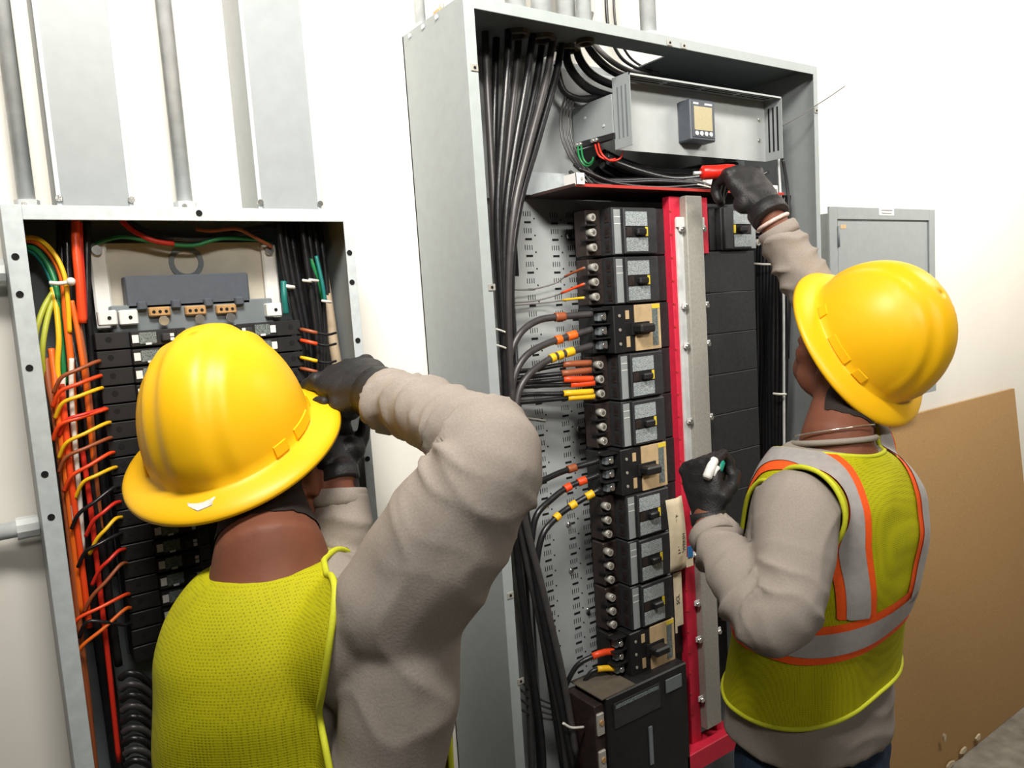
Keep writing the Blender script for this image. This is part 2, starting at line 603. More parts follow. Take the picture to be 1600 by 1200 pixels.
protos = [small_breaker(BZ, 0), small_breaker(BZ, 1)]
for i in range(19):
    for c_ in (0, 1):
        o = protos[c_] if i == 0 else copy_tree(protos[c_], (0, 0, -PIT * i))
        tag(o, 'small black branch breaker in %s column of left cabinet, %s' % (('left', 'right')[c_], nth(i)), 'circuit breaker', 'branch breakers in the left cabinet')
MB().box(BX - 0.002, T(470, 510, 1.285).x + 0.002, 1.341, 1.3445, BZ - PIT * 18.6, BZ + PIT * 0.5).build('breaker_rail', 'blackg', it)

# ---- wireways, conduits above the left cabinet
for (pa, pb, nm, lab) in (((49, 0), (172, 0), 0, 'wide grey wireway rising above the left corner of the left cabinet'), ((372, 0), (473, 0), 1, 'narrower grey wireway rising above the right end of left cabinet')):
    x0, x1 = T(*pa, 1.298).x, T(*pb, 1.298).x
    wz0 = LZ1 + 0.002
    r = thing('wireway', lab, 'wireway', ((x0 + x1) / 2, WY, wz0))
    MB().box(x0 + 0.002, x1 - 0.002, 1.302, WY, wz0, 4.7).build('trough', 'grey', r)
    MB().box(x0, x1, 1.298, 1.302, wz0 + 0.004, 4.7, 0.0006).build('cover', 'grey', r)
    for x in (x0, x1 - 0.006):
        MB().box(x, x + 0.006, 1.2965, 1.2985, wz0 + 0.004, 4.7, 0.0004).build('cover_lip', 'pale', r)
    for x in (x0 + 0.003, x1 - 0.003):
        MB().cyl((x, 1.293, wz0 + 0.014), (x, 1.2965, wz0 + 0.014), 0.005, 10).build('cover_screw', 'chrome', r)
for (px, y, rr, lab) in ((22, 1.35, 0.0115, 'thin galvanised conduit at far left above left cabinet'), (272, 1.34, 0.0125, 'galvanised conduit standing between the two grey wireways')):
    x = T(px, 160, y).x
    r = thing('conduit', lab, 'conduit', (x, y, LZ1))
    MB().cyl((x, y, LZ1), (x, y, 4.7), rr, 16).build('pipe', 'galv', r)
    MB().cyl((x, y, LZ1 + 0.001), (x, y, LZ1 + 0.02), rr * 1.45, 8, smooth=False).build('connector', 'galv', r)
    MB().cyl((x - 0.005, y - rr * 1.5, LZ1 + 0.012), (x - 0.005, y - rr * 1.2, LZ1 + 0.012), 0.004, 8).build('set_screw', 'chrome', r)
q = T(30, 826, 1.36)
r = thing('conduit', 'horizontal galvanised conduit entering the left cabinet from the left edge', 'conduit', (LX0, 1.36, q.z))
MB().cyl((-1.6, 1.36, q.z), (LX0, 1.36, q.z), 0.0125, 16).build('pipe', 'galv', r)
MB().cyl((LX0 - 0.03, 1.36, q.z), (LX0 - 0.001, 1.36, q.z), 0.017, 10, smooth=False).build('connector', 'galv', r)
q = T(5, 425, 1.36)
r = thing('conduit', 'short grey conduit stub meeting the upper left side of left cabinet', 'conduit', (LX0, 1.36, q.z))
MB().cyl((-1.6, 1.36, q.z), (LX0, 1.36, q.z), 0.014, 16).build('pipe', 'galv', r)
MB().cyl((LX0 - 0.02, 1.36, q.z), (LX0 - 0.001, 1.36, q.z), 0.019, 10, smooth=False).build('connector', 'galv', r)

# ================================================================ tall cabinet
GX0, GX1, GZ1, GZ0 = 0.7521, 1.7923, CZ + 0.5386, 0.3
big = thing('switchgear_cabinet', 'tall open grey power panel cabinet standing between the two workers', 'cabinet', ((GX0 + GX1) / 2, WY, GZ0))
MB().box(GX0, GX1, WY - 0.006, WY - 0.002, GZ0, GZ1).build('back_panel', 'grey', big)
for x in (GX0, GX1 - t):
    MB().box(x, x + t, D2 + 0.002, WY - 0.002, GZ0, GZ1).build('side_panel', 'grey', big)
# top sheet with an open wiring cut-out near the back
o1, o2 = TZ(893, 66, 0.5386), TZ(1012, 92, 0.5386)
OX0, OX1, OY0 = o1.x, o2.x + 0.02, 1.262
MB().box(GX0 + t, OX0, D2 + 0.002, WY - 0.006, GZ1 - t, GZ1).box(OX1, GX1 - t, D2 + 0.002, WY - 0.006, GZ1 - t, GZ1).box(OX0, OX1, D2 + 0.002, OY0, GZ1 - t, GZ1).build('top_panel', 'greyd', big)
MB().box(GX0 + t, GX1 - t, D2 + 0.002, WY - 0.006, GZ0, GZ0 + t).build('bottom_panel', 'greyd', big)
gl = T(741, 13, D2)
gr = T(1271, 114, D2)
FL, FR, FT = gl.x - GX0, GX1 - gr.x, GZ1 - gl.z
MB().box(GX0, GX0 + FL, D2, D2 + 0.0025, GZ0, GZ1, 0.0006).build('flange', 'flange', big)
MB().box(GX1 - FR, GX1, D2, D2 + 0.0025, GZ0, GZ1, 0.0006).build('flange', 'flange', big)
MB().box(GX0 + FL, GX1 - FR, D2, D2 + 0.0025, GZ1 - FT, GZ1, 0.0006).build('flange', 'flange', big)
MB().box(GX0 + FL, GX1 - FR, D2, D2 + 0.0025, GZ0, GZ0 + FT, 0.0006).build('flange', 'flange', big)
for px, py in ((741, 106), (768, 449), (797, 930), (813, 1064), (1275, 173), (1046, 67), (1068, 72)):
    p = T(px, py, D2)
    sq = MB().box(p.x - 0.0075, p.x + 0.0075, D2 - 0.002, D2, p.z - 0.006, p.z + 0.006, 0.0005).build('screw_tab', 'zinc', big)
    MB().cyl((p.x, D2 - 0.0028, p.z), (p.x, D2 - 0.0015, p.z), 0.0028, 8).build('tab_hole', 'hole', sq)
for px, py in ((641, 56), (662, 42), (683, 27)):           # rivets along the top of the side sheet
    d = ray(px, py)
    p = CAM + d * (GX0 / d.x)
    MB().cyl((GX0 - 0.003, p.y, p.z), (GX0, p.y, p.z), 0.0045, 10).build('rivet', 'pale', big)

# perforated back plate
pl = thing('perforated_plate', 'grey punched back plate with rows of slots in tall cabinet', 'back plate', T(850, 700, 1.378))
px0, pz0, pz1 = T(797, 350, 1.378).x, GZ0 + 0.1, CZ + 0.226
MB().box(px0, 1.47, 1.378, 1.381, pz0, pz1).build('plate_sheet', 'plate', pl)
MB().box(GX0 + 0.02, 1.60, 1.380, 1.383, pz1, GZ1 - 0.02).build('upper_sheet', 'plate', pl)
q0, q1 = T(803, 385, 1.377), T(812, 431, 1.377)
MB().box(q0.x - 0.003, q1.x - 0.002, 1.3765, 1.3785, q1.z, q0.z).build('cut_out', 'hole', pl)
slots = MB()
zz = T(823, 334, 1.377).z
dz = (T(823, 334, 1.377).z - T(826, 360.4, 1.377).z)
for ci, px in enumerate((824, 866, 891)):
    xx = T(px, 340, 1.377).x
    for k in range(30):
        z = zz - dz * k - (0.002 if ci else 0)
        if z < pz0 + 0.05:
            break
        for j in range(4):
            slots.box(xx - 0.011 + j * 0.0062, xx - 0.0095 + j * 0.0062, 1.3772, 1.3785, z - 0.0055, z + 0.0055)
        z2 = z - dz * 0.5
        slots.box(xx - 0.009, xx + 0.009, 1.3770, 1.3785, z2 - 0.0022, z2 + 0.0022)
        slots.cyl((xx + 0.0185, 1.377, z2 + 0.008), (xx + 0.0185, 1.3785, z2 + 0.008), 0.002, 6)
sl = slots.build('slot_pattern', 'hole', pl)
sl['kind'] = 'stuff'
for px, py in ((889, 369), (904, 670), (889, 819), (893, 891), (919, 953)):
    p = T(px, py, 1.372)
    MB().ball(p, (0.0065, 0.004, 0.0065), n=12, m=8).build('plate_bolt', 'chrome', pl)

# dark insulating shelf with a red front edge, its brackets
SZ = CZ + 0.2265
sh = thing('barrier_shelf', 'dark horizontal barrier with thin red front edge above the breakers', 'shelf', (1.35, 1.3, SZ))
MB().box(1.017, 1.70, 1.207, 1.376, SZ, SZ + 0.003).build('sheet', 'shelf', sh)
MB().box(1.017, 1.70, 1.2045, 1.207, SZ - 0.001, SZ + 0.0055, 0.0005).build('red_edge', 'redline', sh)
MB().box(1.014, 1.017, 1.2045, 1.376, SZ - 0.001, SZ + 0.005).build('side_edge', 'shelf', sh)
a, b = T(814, 268, 1.35), T(900, 290, 1.35)
MB().box(a.x, b.x, 1.348, 1.352, SZ + 0.004, a.z).build('rear_bracket', 'pale', sh)
for px, py in ((907, 279), (1211, 297)):
    q = T(px, py, 1.2)
    s_ = MB().box(q.x - 0.0105, q.x + 0.0105, 1.199, 1.203, q.z - 0.0115, q.z + 0.0115, 0.0006).box(q.x - 0.0105, q.x - 0.008, 1.2, 1.24, q.z - 0.0115, q.z + 0.0115).build('square_bracket', 'white', sh)
    MB().cyl((q.x + 0.002, 1.1975, q.z), (q.x + 0.002, 1.2, q.z), 0.0035, 10).build('bracket_screw', 'zinc', s_)

# meter tray
tr = thing('meter_tray', 'light grey sheet metal tray with vent slots holding the power meter', 'meter tray', (1.42, 1.24, CZ + 0.31))
MX0, MX1, MZ0, MZ1 = 1.168, 1.678, CZ + 0.3135, CZ + 0.4625
MB().box(MX0, MX1, 1.24, 1.2425, MZ0, MZ1 - 0.004).build('face_panel', 'plate', tr)
MB().box(MX0 - 0.002, MX0, 1.19, 1.2425, MZ0, MZ1).build('side_flange', 'grey', tr)
MB().box(MX1, MX1 + 0.002, 1.19, 1.2425, MZ0, MZ1).build('side_flange', 'grey', tr)
MB().box(MX0, MX1, 1.19, 1.2425, MZ1 - 0.002, MZ1).build('top_flange', 'grey', tr)
MB().box(MX0 - 0.002, MX1 + 0.002, 1.19, 1.192, MZ1 - 0.006, MZ1).build('top_lip', 'plate', tr)
for g in range(4):
    for k in range(3):
        xa = MX0 + 0.012 + g * 0.124
        y = 1.2 + k * 0.011
        MB().box(xa, xa + 0.11, y, y + 0.005, MZ1 - 0.0026, MZ1 - 0.0018).build('vent_slot', 'hole', tr)
for x, xs in ((MX0 - 0.0024, 1), (MX1 - 0.0006, 1)):
    for k in range(3):
        y = 1.2 + k * 0.0125
        MB().box(x, x + 0.0008, y, y + 0.0045, MZ0 + 0.02, MZ1 - 0.022).build('vent_slot', 'hole' if x > 1.5 else 'greyd', tr)
for px, py in ((1186, 187), (1186, 219)):
    q = T(px, py, 1.238)
    MB().cyl((q.x, 1.236, q.z), (q.x, 1.24, q.z), 0.004, 10).build('panel_screw', 'chrome', tr)
MB().box(MX0 - 0.006, MX0 - 0.003, 1.2425, 1.374, CZ + 0.335, CZ + 0.43).build('support_bracket', 'grey', tr)
MB().box(MX1 + 0.003, MX1 + 0.006, 1.2425, 1.374, CZ + 0.335, CZ + 0.43).build('support_bracket', 'grey', tr)
for py, pz in ((1.27, 0.37), (1.33, 0.40), (1.33, 0.345)):
    MB().cyl((MX0 - 0.008, py, CZ + pz), (MX0 - 0.006, py, CZ + pz), 0.003, 8).build('bracket_rivet', 'pale', tr)

a, b = T(1078, 153, 1.2), T(1119, 222, 1.2)
mt = thing('power_meter', 'dark grey digital power meter with beige screen on the tray', 'meter', ((a.x + b.x) / 2, 1.24, b.z))
MB().box(a.x, b.x, 1.2, 1.24, b.z, a.z, 0.003).build('housing', 'meter', mt)
wm, hm = b.x - a.x, a.z - b.z
MB().box(a.x + 0.06 * wm, b.x - 0.06 * wm, 1.1985, 1.2005, b.z + 0.08 * hm, a.z - 0.06 * hm, 0.0006).build('bezel', 'meter', mt)
MB().box(a.x + 0.12 * wm, b.x - 0.16 * wm, 1.1978, 1.199, b.z + 0.25 * hm, a.z - 0.18 * hm).build('screen', 'screen', mt)
for k in range(4):
    x = a.x + (0.2 + 0.19 * k) * wm
    MB().cyl((x, 1.197, b.z + 0.17 * hm), (x, 1.199, b.z + 0.17 * hm), 0.0052, 10).build('button', 'white', mt)
for f0, f1 in ((0.1, 0.3), (0.55, 0.85)):
    MB().box(a.x + f0 * wm, a.x + f1 * wm, 1.1978, 1.199, a.z - 0.135 * hm, a.z - 0.09 * hm).build('printed_name', 'white', mt)

# ================================================================ breakers of the tall cabinet
YF = 1.225
RZ = CZ + 0.191
RP = 0.1052
BXL, BXR = 1.130, 1.611


def big_common(z, X, r, h):
    def bx(u0, u1, y0, y1, a, b2, name, mat, ch=0.0, par=None):
        q = sorted((X(u0), X(u1)))
        return MB().box(q[0], q[1], y0, y1, z - b2 * h, z - a * h, ch).build(name, mat, par or r)
    return bx


def fa_breaker(z, X, inner, name='frame_breaker'):
    h = RP
    r = thing(name, '', 'circuit breaker', (X(0.06), 1.36, z - h))
    bx = big_common(z, X, r, h)
    bx(0, 0.130, YF, 1.335, 0.015, 0.985, 'body', 'blackg', 0.002)
    bx(0.136, inner, YF + 0.012, 1.36, 0.01, 0.985, 'bus_end', 'filler', 0.0015)
    tb = bx(-0.042, 0.0, 1.262, 1.302, 0.03, 0.97, 'terminal_block', 'brownb', 0.002)
    for k in range(3):
        zc = z - h * (0.2 + 0.3 * k)
        x = X(-0.036)
        s_ = MB().cyl((x, 1.245, zc), (x, 1.262, zc), 0.0085, 10).build('terminal_lug', 'zinc', r)
        MB().cyl((x, 1.2442, zc), (x, 1.2455, zc), 0.0045, 8).build('lug_socket', 'chrome', s_)
        MB().box(*sorted((X(-0.0012), X(0.001))), 1.235, 1.249, zc - 0.011, zc + 0.011).build('side_plate', 'brownb', r)
        MB().cyl((X(-0.002), 1.242, zc), (X(-0.0008), 1.242, zc), 0.005, 10).build('access_hole', 'hole', r)
        if k < 2:
            bx(-0.05, -0.02, 1.248, 1.275, 0.335 + 0.3 * k, 0.365 + 0.3 * k, 'barrier', 'black')
    bx(0.004, 0.0225, YF - 0.0015, YF + 0.001, 0.06, 0.955, 'grey_strip', 'grey')
    MB().box(*sorted((X(0.0045), X(0.022))), YF - 0.002, YF, z - h * 0.22, z - h * 0.205).build('strip_line', 'white', r)
    MB().box(*sorted((X(0.0045), X(0.022))), YF - 0.002, YF, z - h * 0.36, z - h * 0.345).build('strip_line', 'white', r)
    bx(0.027, 0.126, YF - 0.008, YF + 0.001, 0.03, 0.97, 'raised_face', 'blackg', 0.002)
    bx(0.031, 0.095, YF - 0.0095, YF - 0.007, 0.11, 0.40, 'printed_label', 'label')
    bx(0.031, 0.095, YF - 0.0095, YF - 0.007, 0.64, 0.92, 'printed_label', 'label')
    bx(0.031, 0.095, YF - 0.0085, YF - 0.007, 0.42, 0.62, 'handle_recess', 'hole')
    bx(0.033, 0.048, YF - 0.0092, YF - 0.0075, 0.43, 0.61, 'maroon_flag', 'brownb')
    bx(0.055, 0.083, YF - 0.022, YF - 0.008, 0.46, 0.59, 'handle', 'black', 0.003)
    bx(0.0885, 0.0955, YF - 0.0098, YF - 0.0075, 0.42, 0.61, 'yellow_mark', 'yellow')
    return r


def ka_breaker(z, X, inner):
    h = RP
    r = thing('large_frame_breaker', '', 'circuit breaker', (X(0.06), 1.36, z - h))
    bx = big_common(z, X, r, h)
    bx(-0.012, 0.130, YF - 0.003, 1.335, 0.01, 0.99, 'body', 'black', 0.002)
    bx(0.132, inner, YF + 0.01, 1.36, 0.01, 0.985, 'bus_end', 'filler', 0.0015)
    bx(-0.045, -0.012, 1.255, 1.302, 0.03, 0.97, 'terminal_block', 'black', 0.002)
    for k in range(3):
        zc = z - h * (0.22 + 0.29 * k)
        lb = MB().box(*sorted((X(-0.04), X(-0.016))), 1.24, 1.256, zc - 0.009, zc + 0.009, 0.002).build('lug_block', 'greyd', r)
        MB().cyl((X(-0.028), 1.235, zc), (X(-0.028), 1.2405, zc), 0.0065, 8).build('lug_screw', 'chrome', lb)
        bx(-0.05, -0.012, 1.232, 1.26, 0.06 + 0.29 * k, 0.085 + 0.29 * k, 'barrier', 'black')
        MB().cyl((X(0.004), YF - 0.0045, zc), (X(0.004), YF - 0.0025, zc), 0.0035, 8).build('face_screw', 'zinc', r)
    bx(0.048, 0.126, YF - 0.006, YF - 0.0025, 0.02, 0.98, 'tan_label', 'tan', 0.0006)
    bx(0.1, 0.117, YF - 0.0068, YF - 0.0055, 0.07, 0.9, 'print_strip', 'label2')
    bx(0.1, 0.124, YF - 0.0069, YF - 0.0055, 0.03, 0.12, 'yellow_mark', 'yellow')
    bx(0.036, 0.09, YF - 0.0085, YF - 0.003, 0.38, 0.64, 'handle_slot', 'hole', 0.001)
    bx(0.038, 0.082, YF - 0.036, YF - 0.008, 0.42, 0.6, 'handle', 'black', 0.004)
    bx(0.022, 0.032, YF - 0.0045, YF - 0.0028, 0.12, 0.3, 'small_label', 'tan')
    bx(0.022, 0.032, YF - 0.0045, YF - 0.0028, 0.66, 0.88, 'small_label', 'tan')
    return r


XL = lambda u: BXL + u
XR = lambda u: BXR - u
fa0 = ka0 = None
kinds = 'FFKFFKFFFK'
for i, kd in enumerate(kinds):
    z = RZ - RP * i
    if kd == 'F':
        if fa0 is None:
            o = fa0 = fa_breaker(z, XL, 0.172)
            fz = z
        else:
            o = copy_tree(fa0, (0, 0, z - fz))
        lab = 'charcoal breaker with silver labels in the left stack of tall cabinet, %s' % nth(i)
    else:
        if ka0 is None:
            o = ka0 = ka_breaker(z, XL, 0.172)
            kz = z
        else:
            o = copy_tree(ka0, (0, 0, z - kz))
        lab = 'black breaker with tan label and big handle, %s in tall cabinet' % nth(i)
    tag(o, lab, 'circuit breaker', 'breakers in the left stack of the tall cabinet')
o = fa_breaker(RZ + 0.006, XR, 0.16)
tag(o, 'single charcoal breaker with silver labels right of the red bus strips', 'circuit breaker')

fz0 = RZ + 0.006 - RP - 0.001
FP = 0.0985
f0 = None
for i in range(9):
    if f0 is None:
        f0 = thing('filler_plate', '', 'filler plate', (1.53, 1.3, fz0 - FP))
        MB().box(1.404, 1.603, YF + 0.002, 1.36, fz0 - FP + 0.0006, fz0 - 0.0006, 0.0012).build('plate_body', 'filler', f0)
        MB().box(1.41, 1.432, YF + 0.0005, YF + 0.003, fz0 - FP + 0.003, fz0 - 0.003, 0.0008).build('ridge', 'filler', f0)
        o = f0
    else:
        o = copy_tree(f0, (0, 0, -FP * i))
    tag(o, 'black blank filler plate right of the bus strips, %s' % nth(i), 'filler plate', 'filler plates in the tall cabinet')

# red insulators, bus channel
RB = CZ - 1.09
ri = thing('bus_insulator', 'tall red bus insulator strip on the left of steel channel', 'insulator', (1.32, 1.25, RB))
MB().box(1.299, 1.333, 1.218, 1.24, RB, CZ + 0.215, 0.001).build('strip', 'red', ri)
for k in range(24):
    z = CZ + 0.18 - k * 0.052
    MB().box(1.2985, 1.304, 1.2165, 1.219, z, z + 0.004).build('notch', 'redline', ri)
ri = thing('bus_insulator', 'red bus insulator strip on the right of steel channel', 'insulator', (1.41, 1.25, RB))
MB().box(1.389, 1.426, 1.218, 1.24, RZ - RP, CZ + 0.215, 0.001).box(1.389, 1.403, 1.218, 1.24, RB, RZ - RP, 0.001).build('strip', 'red', ri)
MB().box(1.25, 1.50, 1.19, 1.24, RB - 0.05, RB, 0.002).build('foot_bar', 'red', ri)
ch = thing('bus_channel', 'long grey steel channel running down between the red strips', 'channel', (1.36, 1.2, RB))
MB().box(1.334, 1.388, 1.2, 1.232, RB + 0.03, CZ + 0.215, 0.002).build('channel_web', 'zinc', ch)
MB().box(1.15, 1.58, 1.337, 1.376, RB, CZ + 0.2).build('bus_stack', 'black', ch)
for x0, x1 in ((1.313, 1.3345), (1.3885, 1.402)):
    MB().box(x0, x1, 1.213, 1.2175, CZ - 0.42, CZ + 0.165).build('slotted_rail', 'galv', ch)
    MB().box(x0 - 0.003, x1, 1.207, 1.2135, CZ + 0.145, CZ + 0.168, 0.001).build('rail_bracket', 'white', ch)
    for zr in (0.14, -0.035, -0.125, -0.30, -0.52, -0.62, -0.74, -0.83, -0.98):
        q = (x0 + x1) / 2
        b_ = MB().cyl((q, 1.2, CZ + zr), (q, 1.213, CZ + zr), 0.0055, 8).build('bolt', 'chrome', ch)
        MB().box(q - 0.008, q + 0.008, 1.2055, 1.2085, CZ + zr - 0.003, CZ + zr + 0.009).build('bolt_clip', 'galv', b_)

# main breaker at the bottom
mz = CZ - 0.858
mb_ = thing('main_breaker', 'big black main breaker with lug box at bottom of tall cabinet', 'circuit breaker', (1.13, 1.3, mz - 0.36))
MB().box(1.012, 1.262, 1.19, 1.30, mz - 0.36, mz, 0.003).build('body', 'black', mb_)
MB().box(0.985, 1.012, 1.2, 1.30, mz - 0.36, mz - 0.012, 0.002).build('lug_side', 'brownb', mb_)
MB().box(1.0, 1.10, 1.192, 1.298, mz, mz + 0.0025).build('top_cover', 'umber', mb_)
for k in range(3):
    z = mz - 0.05 - 0.085 * k
    lb = MB().box(0.988, 1.008, 1.195, 1.202, z - 0.03, z + 0.02, 0.002).build('lug', 'zinc', mb_)
    MB().cyl((0.998, 1.192, z), (0.998, 1.196, z), 0.006, 8).build('lug_screw', 'brass', lb)
MB().box(1.03, 1.17, 1.1875, 1.1905, mz - 0.075, mz - 0.018).build('face_label', 'blackg', mb_)
MB().box(1.035, 1.165, 1.1868, 1.188, mz - 0.03, mz - 0.022).build('label_print', 'label2', mb_)
MB().box(1.19, 1.24, 1.187, 1.1905, mz - 0.05, mz - 0.02).build('rating_plug', 'greyd', mb_)
MB().box(1.13, 1.14, 1.187, 1.1905, mz - 0.2, mz - 0.11).build('slot_mark', 'greyd', mb_)

# wiring tag with hand lettering
tg = thing('wiring_tag', 'cream card tag with vertical black lettering hanging beside the steel channel', 'tag', T(1050, 790, 1.19))
a, b = T(1040, 782, 1.192), T(1066, 888, 1.192)
tm = MB()
N = 10
for i in range(N + 1):
    f = i / N
    z = a.z + (b.z - a.z) * f
    tm.v += [(a.x + 0.004 * f, 1.192 - 0.006 * math.sin(f * 3), z), (a.x + 0.03 + 0.006 * f, 1.188 - 0.008 * math.sin(f * 3), z), (b.x + 0.012 + 0.006 * f, 1.196 - 0.006 * math.sin(f * 3), z)]
for i in range(N):
    tm.f += [(3 * i, 3 * i + 3, 3 * i + 4, 3 * i + 1), (3 * i + 1, 3 * i + 4, 3 * i + 5, 3 * i + 2)]
    tm.s += [True, True]
to = tm.build('card', 'paper', tg)
so = to.modifiers.new('thick', 'SOLIDIFY')
so.thickness = 0.0012


def text_obj(s, loc, size, rot, mat, parent, name='lettering', ext=0.0003):
    cu = bpy.data.curves.new(name, 'FONT')
    cu.body = s
    cu.size = size
    cu.extrude = ext
    cu.align_x = 'CENTER'
    cu.align_y = 'CENTER'
    cu.resolution_u = 2
    o_ = bpy.data.objects.new(name, cu)
    dg = bpy.context.evaluated_depsgraph_get()
    COL.objects.link(o_)
    bpy.context.view_layer.update()
    me = bpy.data.meshes.new_from_object(o_.evaluated_get(bpy.context.evaluated_depsgraph_get()))
    bpy.data.objects.remove(o_)
    me.transform(Matrix.Translation(loc) @ rot)
    me.materials.clear()
    me.materials.append(M[mat])
    return link(name, me, parent)


RV = Matrix.Rotation(PI / 2, 4, 'X')
RV90 = RV @ Matrix.Rotation(PI / 2, 4, 'Z')
zc = (a.z + b.z) / 2
text_obj('ITLT', (a.x + 0.027, 1.1835, zc + 0.036), 0.013, RV90, 'ink', tg)
text_obj('JANY', (a.x + 0.03, 1.1825, zc - 0.026), 0.015, RV90, 'ink', tg)
text_obj('WERSH', (a.x + 0.044, 1.1825, zc - 0.02), 0.013, RV90, 'ink', tg)
tg2 = thing('wiring_tag', 'smaller torn cream tag below the lettered card tag', 'tag', T(1058, 900, 1.2))
a, b = T(1052, 897, 1.2), T(1068, 975, 1.2)
MB().box(a.x, b.x, 1.2, 1.2012, b.z, a.z).box(a.x, a.x + 0.006, 1.2, 1.2012, b.z - 0.015, b.z).build('card', 'paper', tg2)
text_obj('SCL', (a.x + 0.012, 1.1995, (a.z + b.z) / 2), 0.014, RV90, 'ink', tg2)
q = T(1078, 865, 1.15)

# ---- conduits on top of the tall cabinet
for k, (px, y, rr, lab) in enumerate(((806, 1.27, 0.021, 'first'), (846, 1.27, 0.021, 'second'), (884, 1.3, 0.021, 'third'), (912, 1.25, 0.016, 'fourth'), (1012, 1.24, 0.018, 'fifth'))):
    d = T(px, 20, y)
    r = thing('conduit', 'galvanised conduit on top of the tall cabinet, %s from the left' % lab, 'conduit', (d.x, y, GZ1), 'conduits on top of the tall cabinet')
    MB().cyl((d.x, y, GZ1 - 0.001), (d.x, y, 4.7), rr, 18).build('pipe', 'galv', r)
    MB().cyl((d.x, y, GZ1), (d.x, y, GZ1 + 0.03), rr * 1.3, 10, smooth=False).build('locknut', 'galv', r)
    if k < 4:
        MB().ring((d.x, y, GZ1 - 0.012), (0, 0, 1), rr * 0.8, rr * 1.2, 0.009, 18).build('bushing', 'umber', r)
    MB().cyl((d.x + rr * 0.9, y - rr * 0.9, GZ1 + 0.02), (d.x + rr * 0.6, y - rr * 0.6, GZ1 + 0.02), 0.006, 6).build('set_screw', 'zinc', r)
px = T(655, 15, 1.37)
r = thing('conduit', 'slim bright conduit behind the top left corner of tall cabinet', 'conduit', (px.x, 1.37, GZ1))
MB().cyl((px.x + 0.004, 1.375, GZ1), (px.x + 0.004, 1.375, 4.7), 0.0105, 14).build('pipe', 'galv', r)
MB().cyl((px.x + 0.004, 1.375, GZ1), (px.x + 0.004, 1.375, GZ1 + 0.02), 0.015, 8, smooth=False).build('connector', 'galv', r)
px = T(690, 6, 1.27)
r = thing('conduit_clamp', 'small brass coloured conduit clamp on the top left of tall cabinet', 'clamp', (px.x, 1.27, GZ1))
MB().box(px.x - 0.012, px.x + 0.03, 1.26, 1.285, GZ1, GZ1 + 0.012, 0.002).build('saddle', 'brass', r)
MB().cyl((px.x, 1.27, GZ1 + 0.01), (px.x, 1.27, GZ1 + 0.022), 0.005, 8).build('bolt', 'zinc', r)
MB().cyl((px.x + 0.02, 1.27, GZ1 + 0.01), (px.x + 0.02, 1.27, GZ1 + 0.022), 0.005, 8).build('bolt', 'zinc', r)

# ================================================================ small panel at right
sp = thing('wall_enclosure', 'small closed grey wall panel with a hinged door at right of tall cabinet', 'enclosure', (2.34, WY, CZ - 0.386))
SX0, SX1, SZ1, SZ0 = 2.036, 2.64, CZ + 0.2165, CZ - 0.39
SY = 1.298
MB().box(SX0 + 0.012, SX1 - 0.012, SY + 0.003, WY, SZ0 + 0.012, SZ1 - 0.018).build('box', 'grey', sp)
sw, st = 0.04, 0.036
MB().box(SX0, SX0 + sw, SY - 0.003, SY + 0.003, SZ0, SZ1, 0.001).build('trim', 'grey', sp)
MB().box(SX1 - 0.038, SX1, SY - 0.003, SY + 0.003, SZ0, SZ1, 0.001).build('trim', 'grey', sp)
MB().box(SX0 + sw, SX1 - 0.038, SY - 0.003, SY + 0.003, SZ1 - st, SZ1, 0.001).build('trim', 'grey', sp)
MB().box(SX0 + sw, SX1 - 0.038, SY - 0.003, SY + 0.003, SZ0, SZ0 + st, 0.001).build('trim', 'grey', sp)
MB().box(SX0 + sw, SX1 - 0.038, SY + 0.0035, SY + 0.006, SZ0 + st, SZ1 - st).build('inner_sheet', 'black', sp)
dr = MB().box(SX0 + sw + 0.003, SX1 - 0.066, SY - 0.002, SY + 0.002, SZ0 + st + 0.006, SZ1 - st - 0.006, 0.0008).build('door', 'grey', sp)
for zr in (0.1, -0.28):
    MB().cyl((SX0 + sw + 0.002, SY - 0.004, CZ + zr), (SX0 + sw + 0.002, SY - 0.004, CZ + zr + 0.06), 0.004, 8).build('hinge', 'greyd', dr)
q = T(1318, 354, SY - 0.003)
MB().box(q.x - 0.014, q.x + 0.014, SY - 0.0028, SY - 0.0018, q.z - 0.006, q.z + 0.006).build('faded_sticker', 'tan', dr)
q = T(1386, 331, SY - 0.004)
s_ = MB().box(q.x - 0.045, q.x + 0.04, SY - 0.0042, SY - 0.0028, q.z - 0.011, q.z + 0.011).build('name_label', 'white', sp)
MB().box(q.x - 0.034, q.x + 0.03, SY - 0.0046, SY - 0.004, q.z + 0.003, q.z + 0.006).box(q.x - 0.03, q.x + 0.026, SY - 0.0046, SY - 0.004, q.z - 0.006, q.z - 0.003).build('label_print', 'wgrey', s_)
MB().box(SX1 - 0.066, SX1 - 0.055, SY - 0.006, SY - 0.001, CZ - 0.13, CZ - 0.09, 0.001).build('latch', 'greyd', sp)

# ================================================================ brown board leaning on the wall
bt, bb = 1.380, 1.268
zt0, zt1 = T(1437, 645, bt).z, T(1585, 607, bt).z
x0, x1 = T(1180, 720, bt).x, T(1585, 607, bt).x
bo = MB()
th = 0.012
ztop = (zt0 + zt1) / 2
for dy in (0, th):
    bo.v += [(x0, bb + dy, 0.002), (x1 + 0.02, bb + dy, 0.002), (x1, bt + dy, zt1), (x0, bt + dy, zt0)]
bo.f = [(0, 1, 2, 3), (7, 6, 5, 4), (0, 4, 5, 1), (1, 5, 6, 2), (2, 6, 7, 3), (3, 7, 4, 0)]
bo.s = [False] * 6
tag(bo.build('leaning_board', 'board'), 'large brown fibreboard sheet leaning on the wall below small panel', 'board')
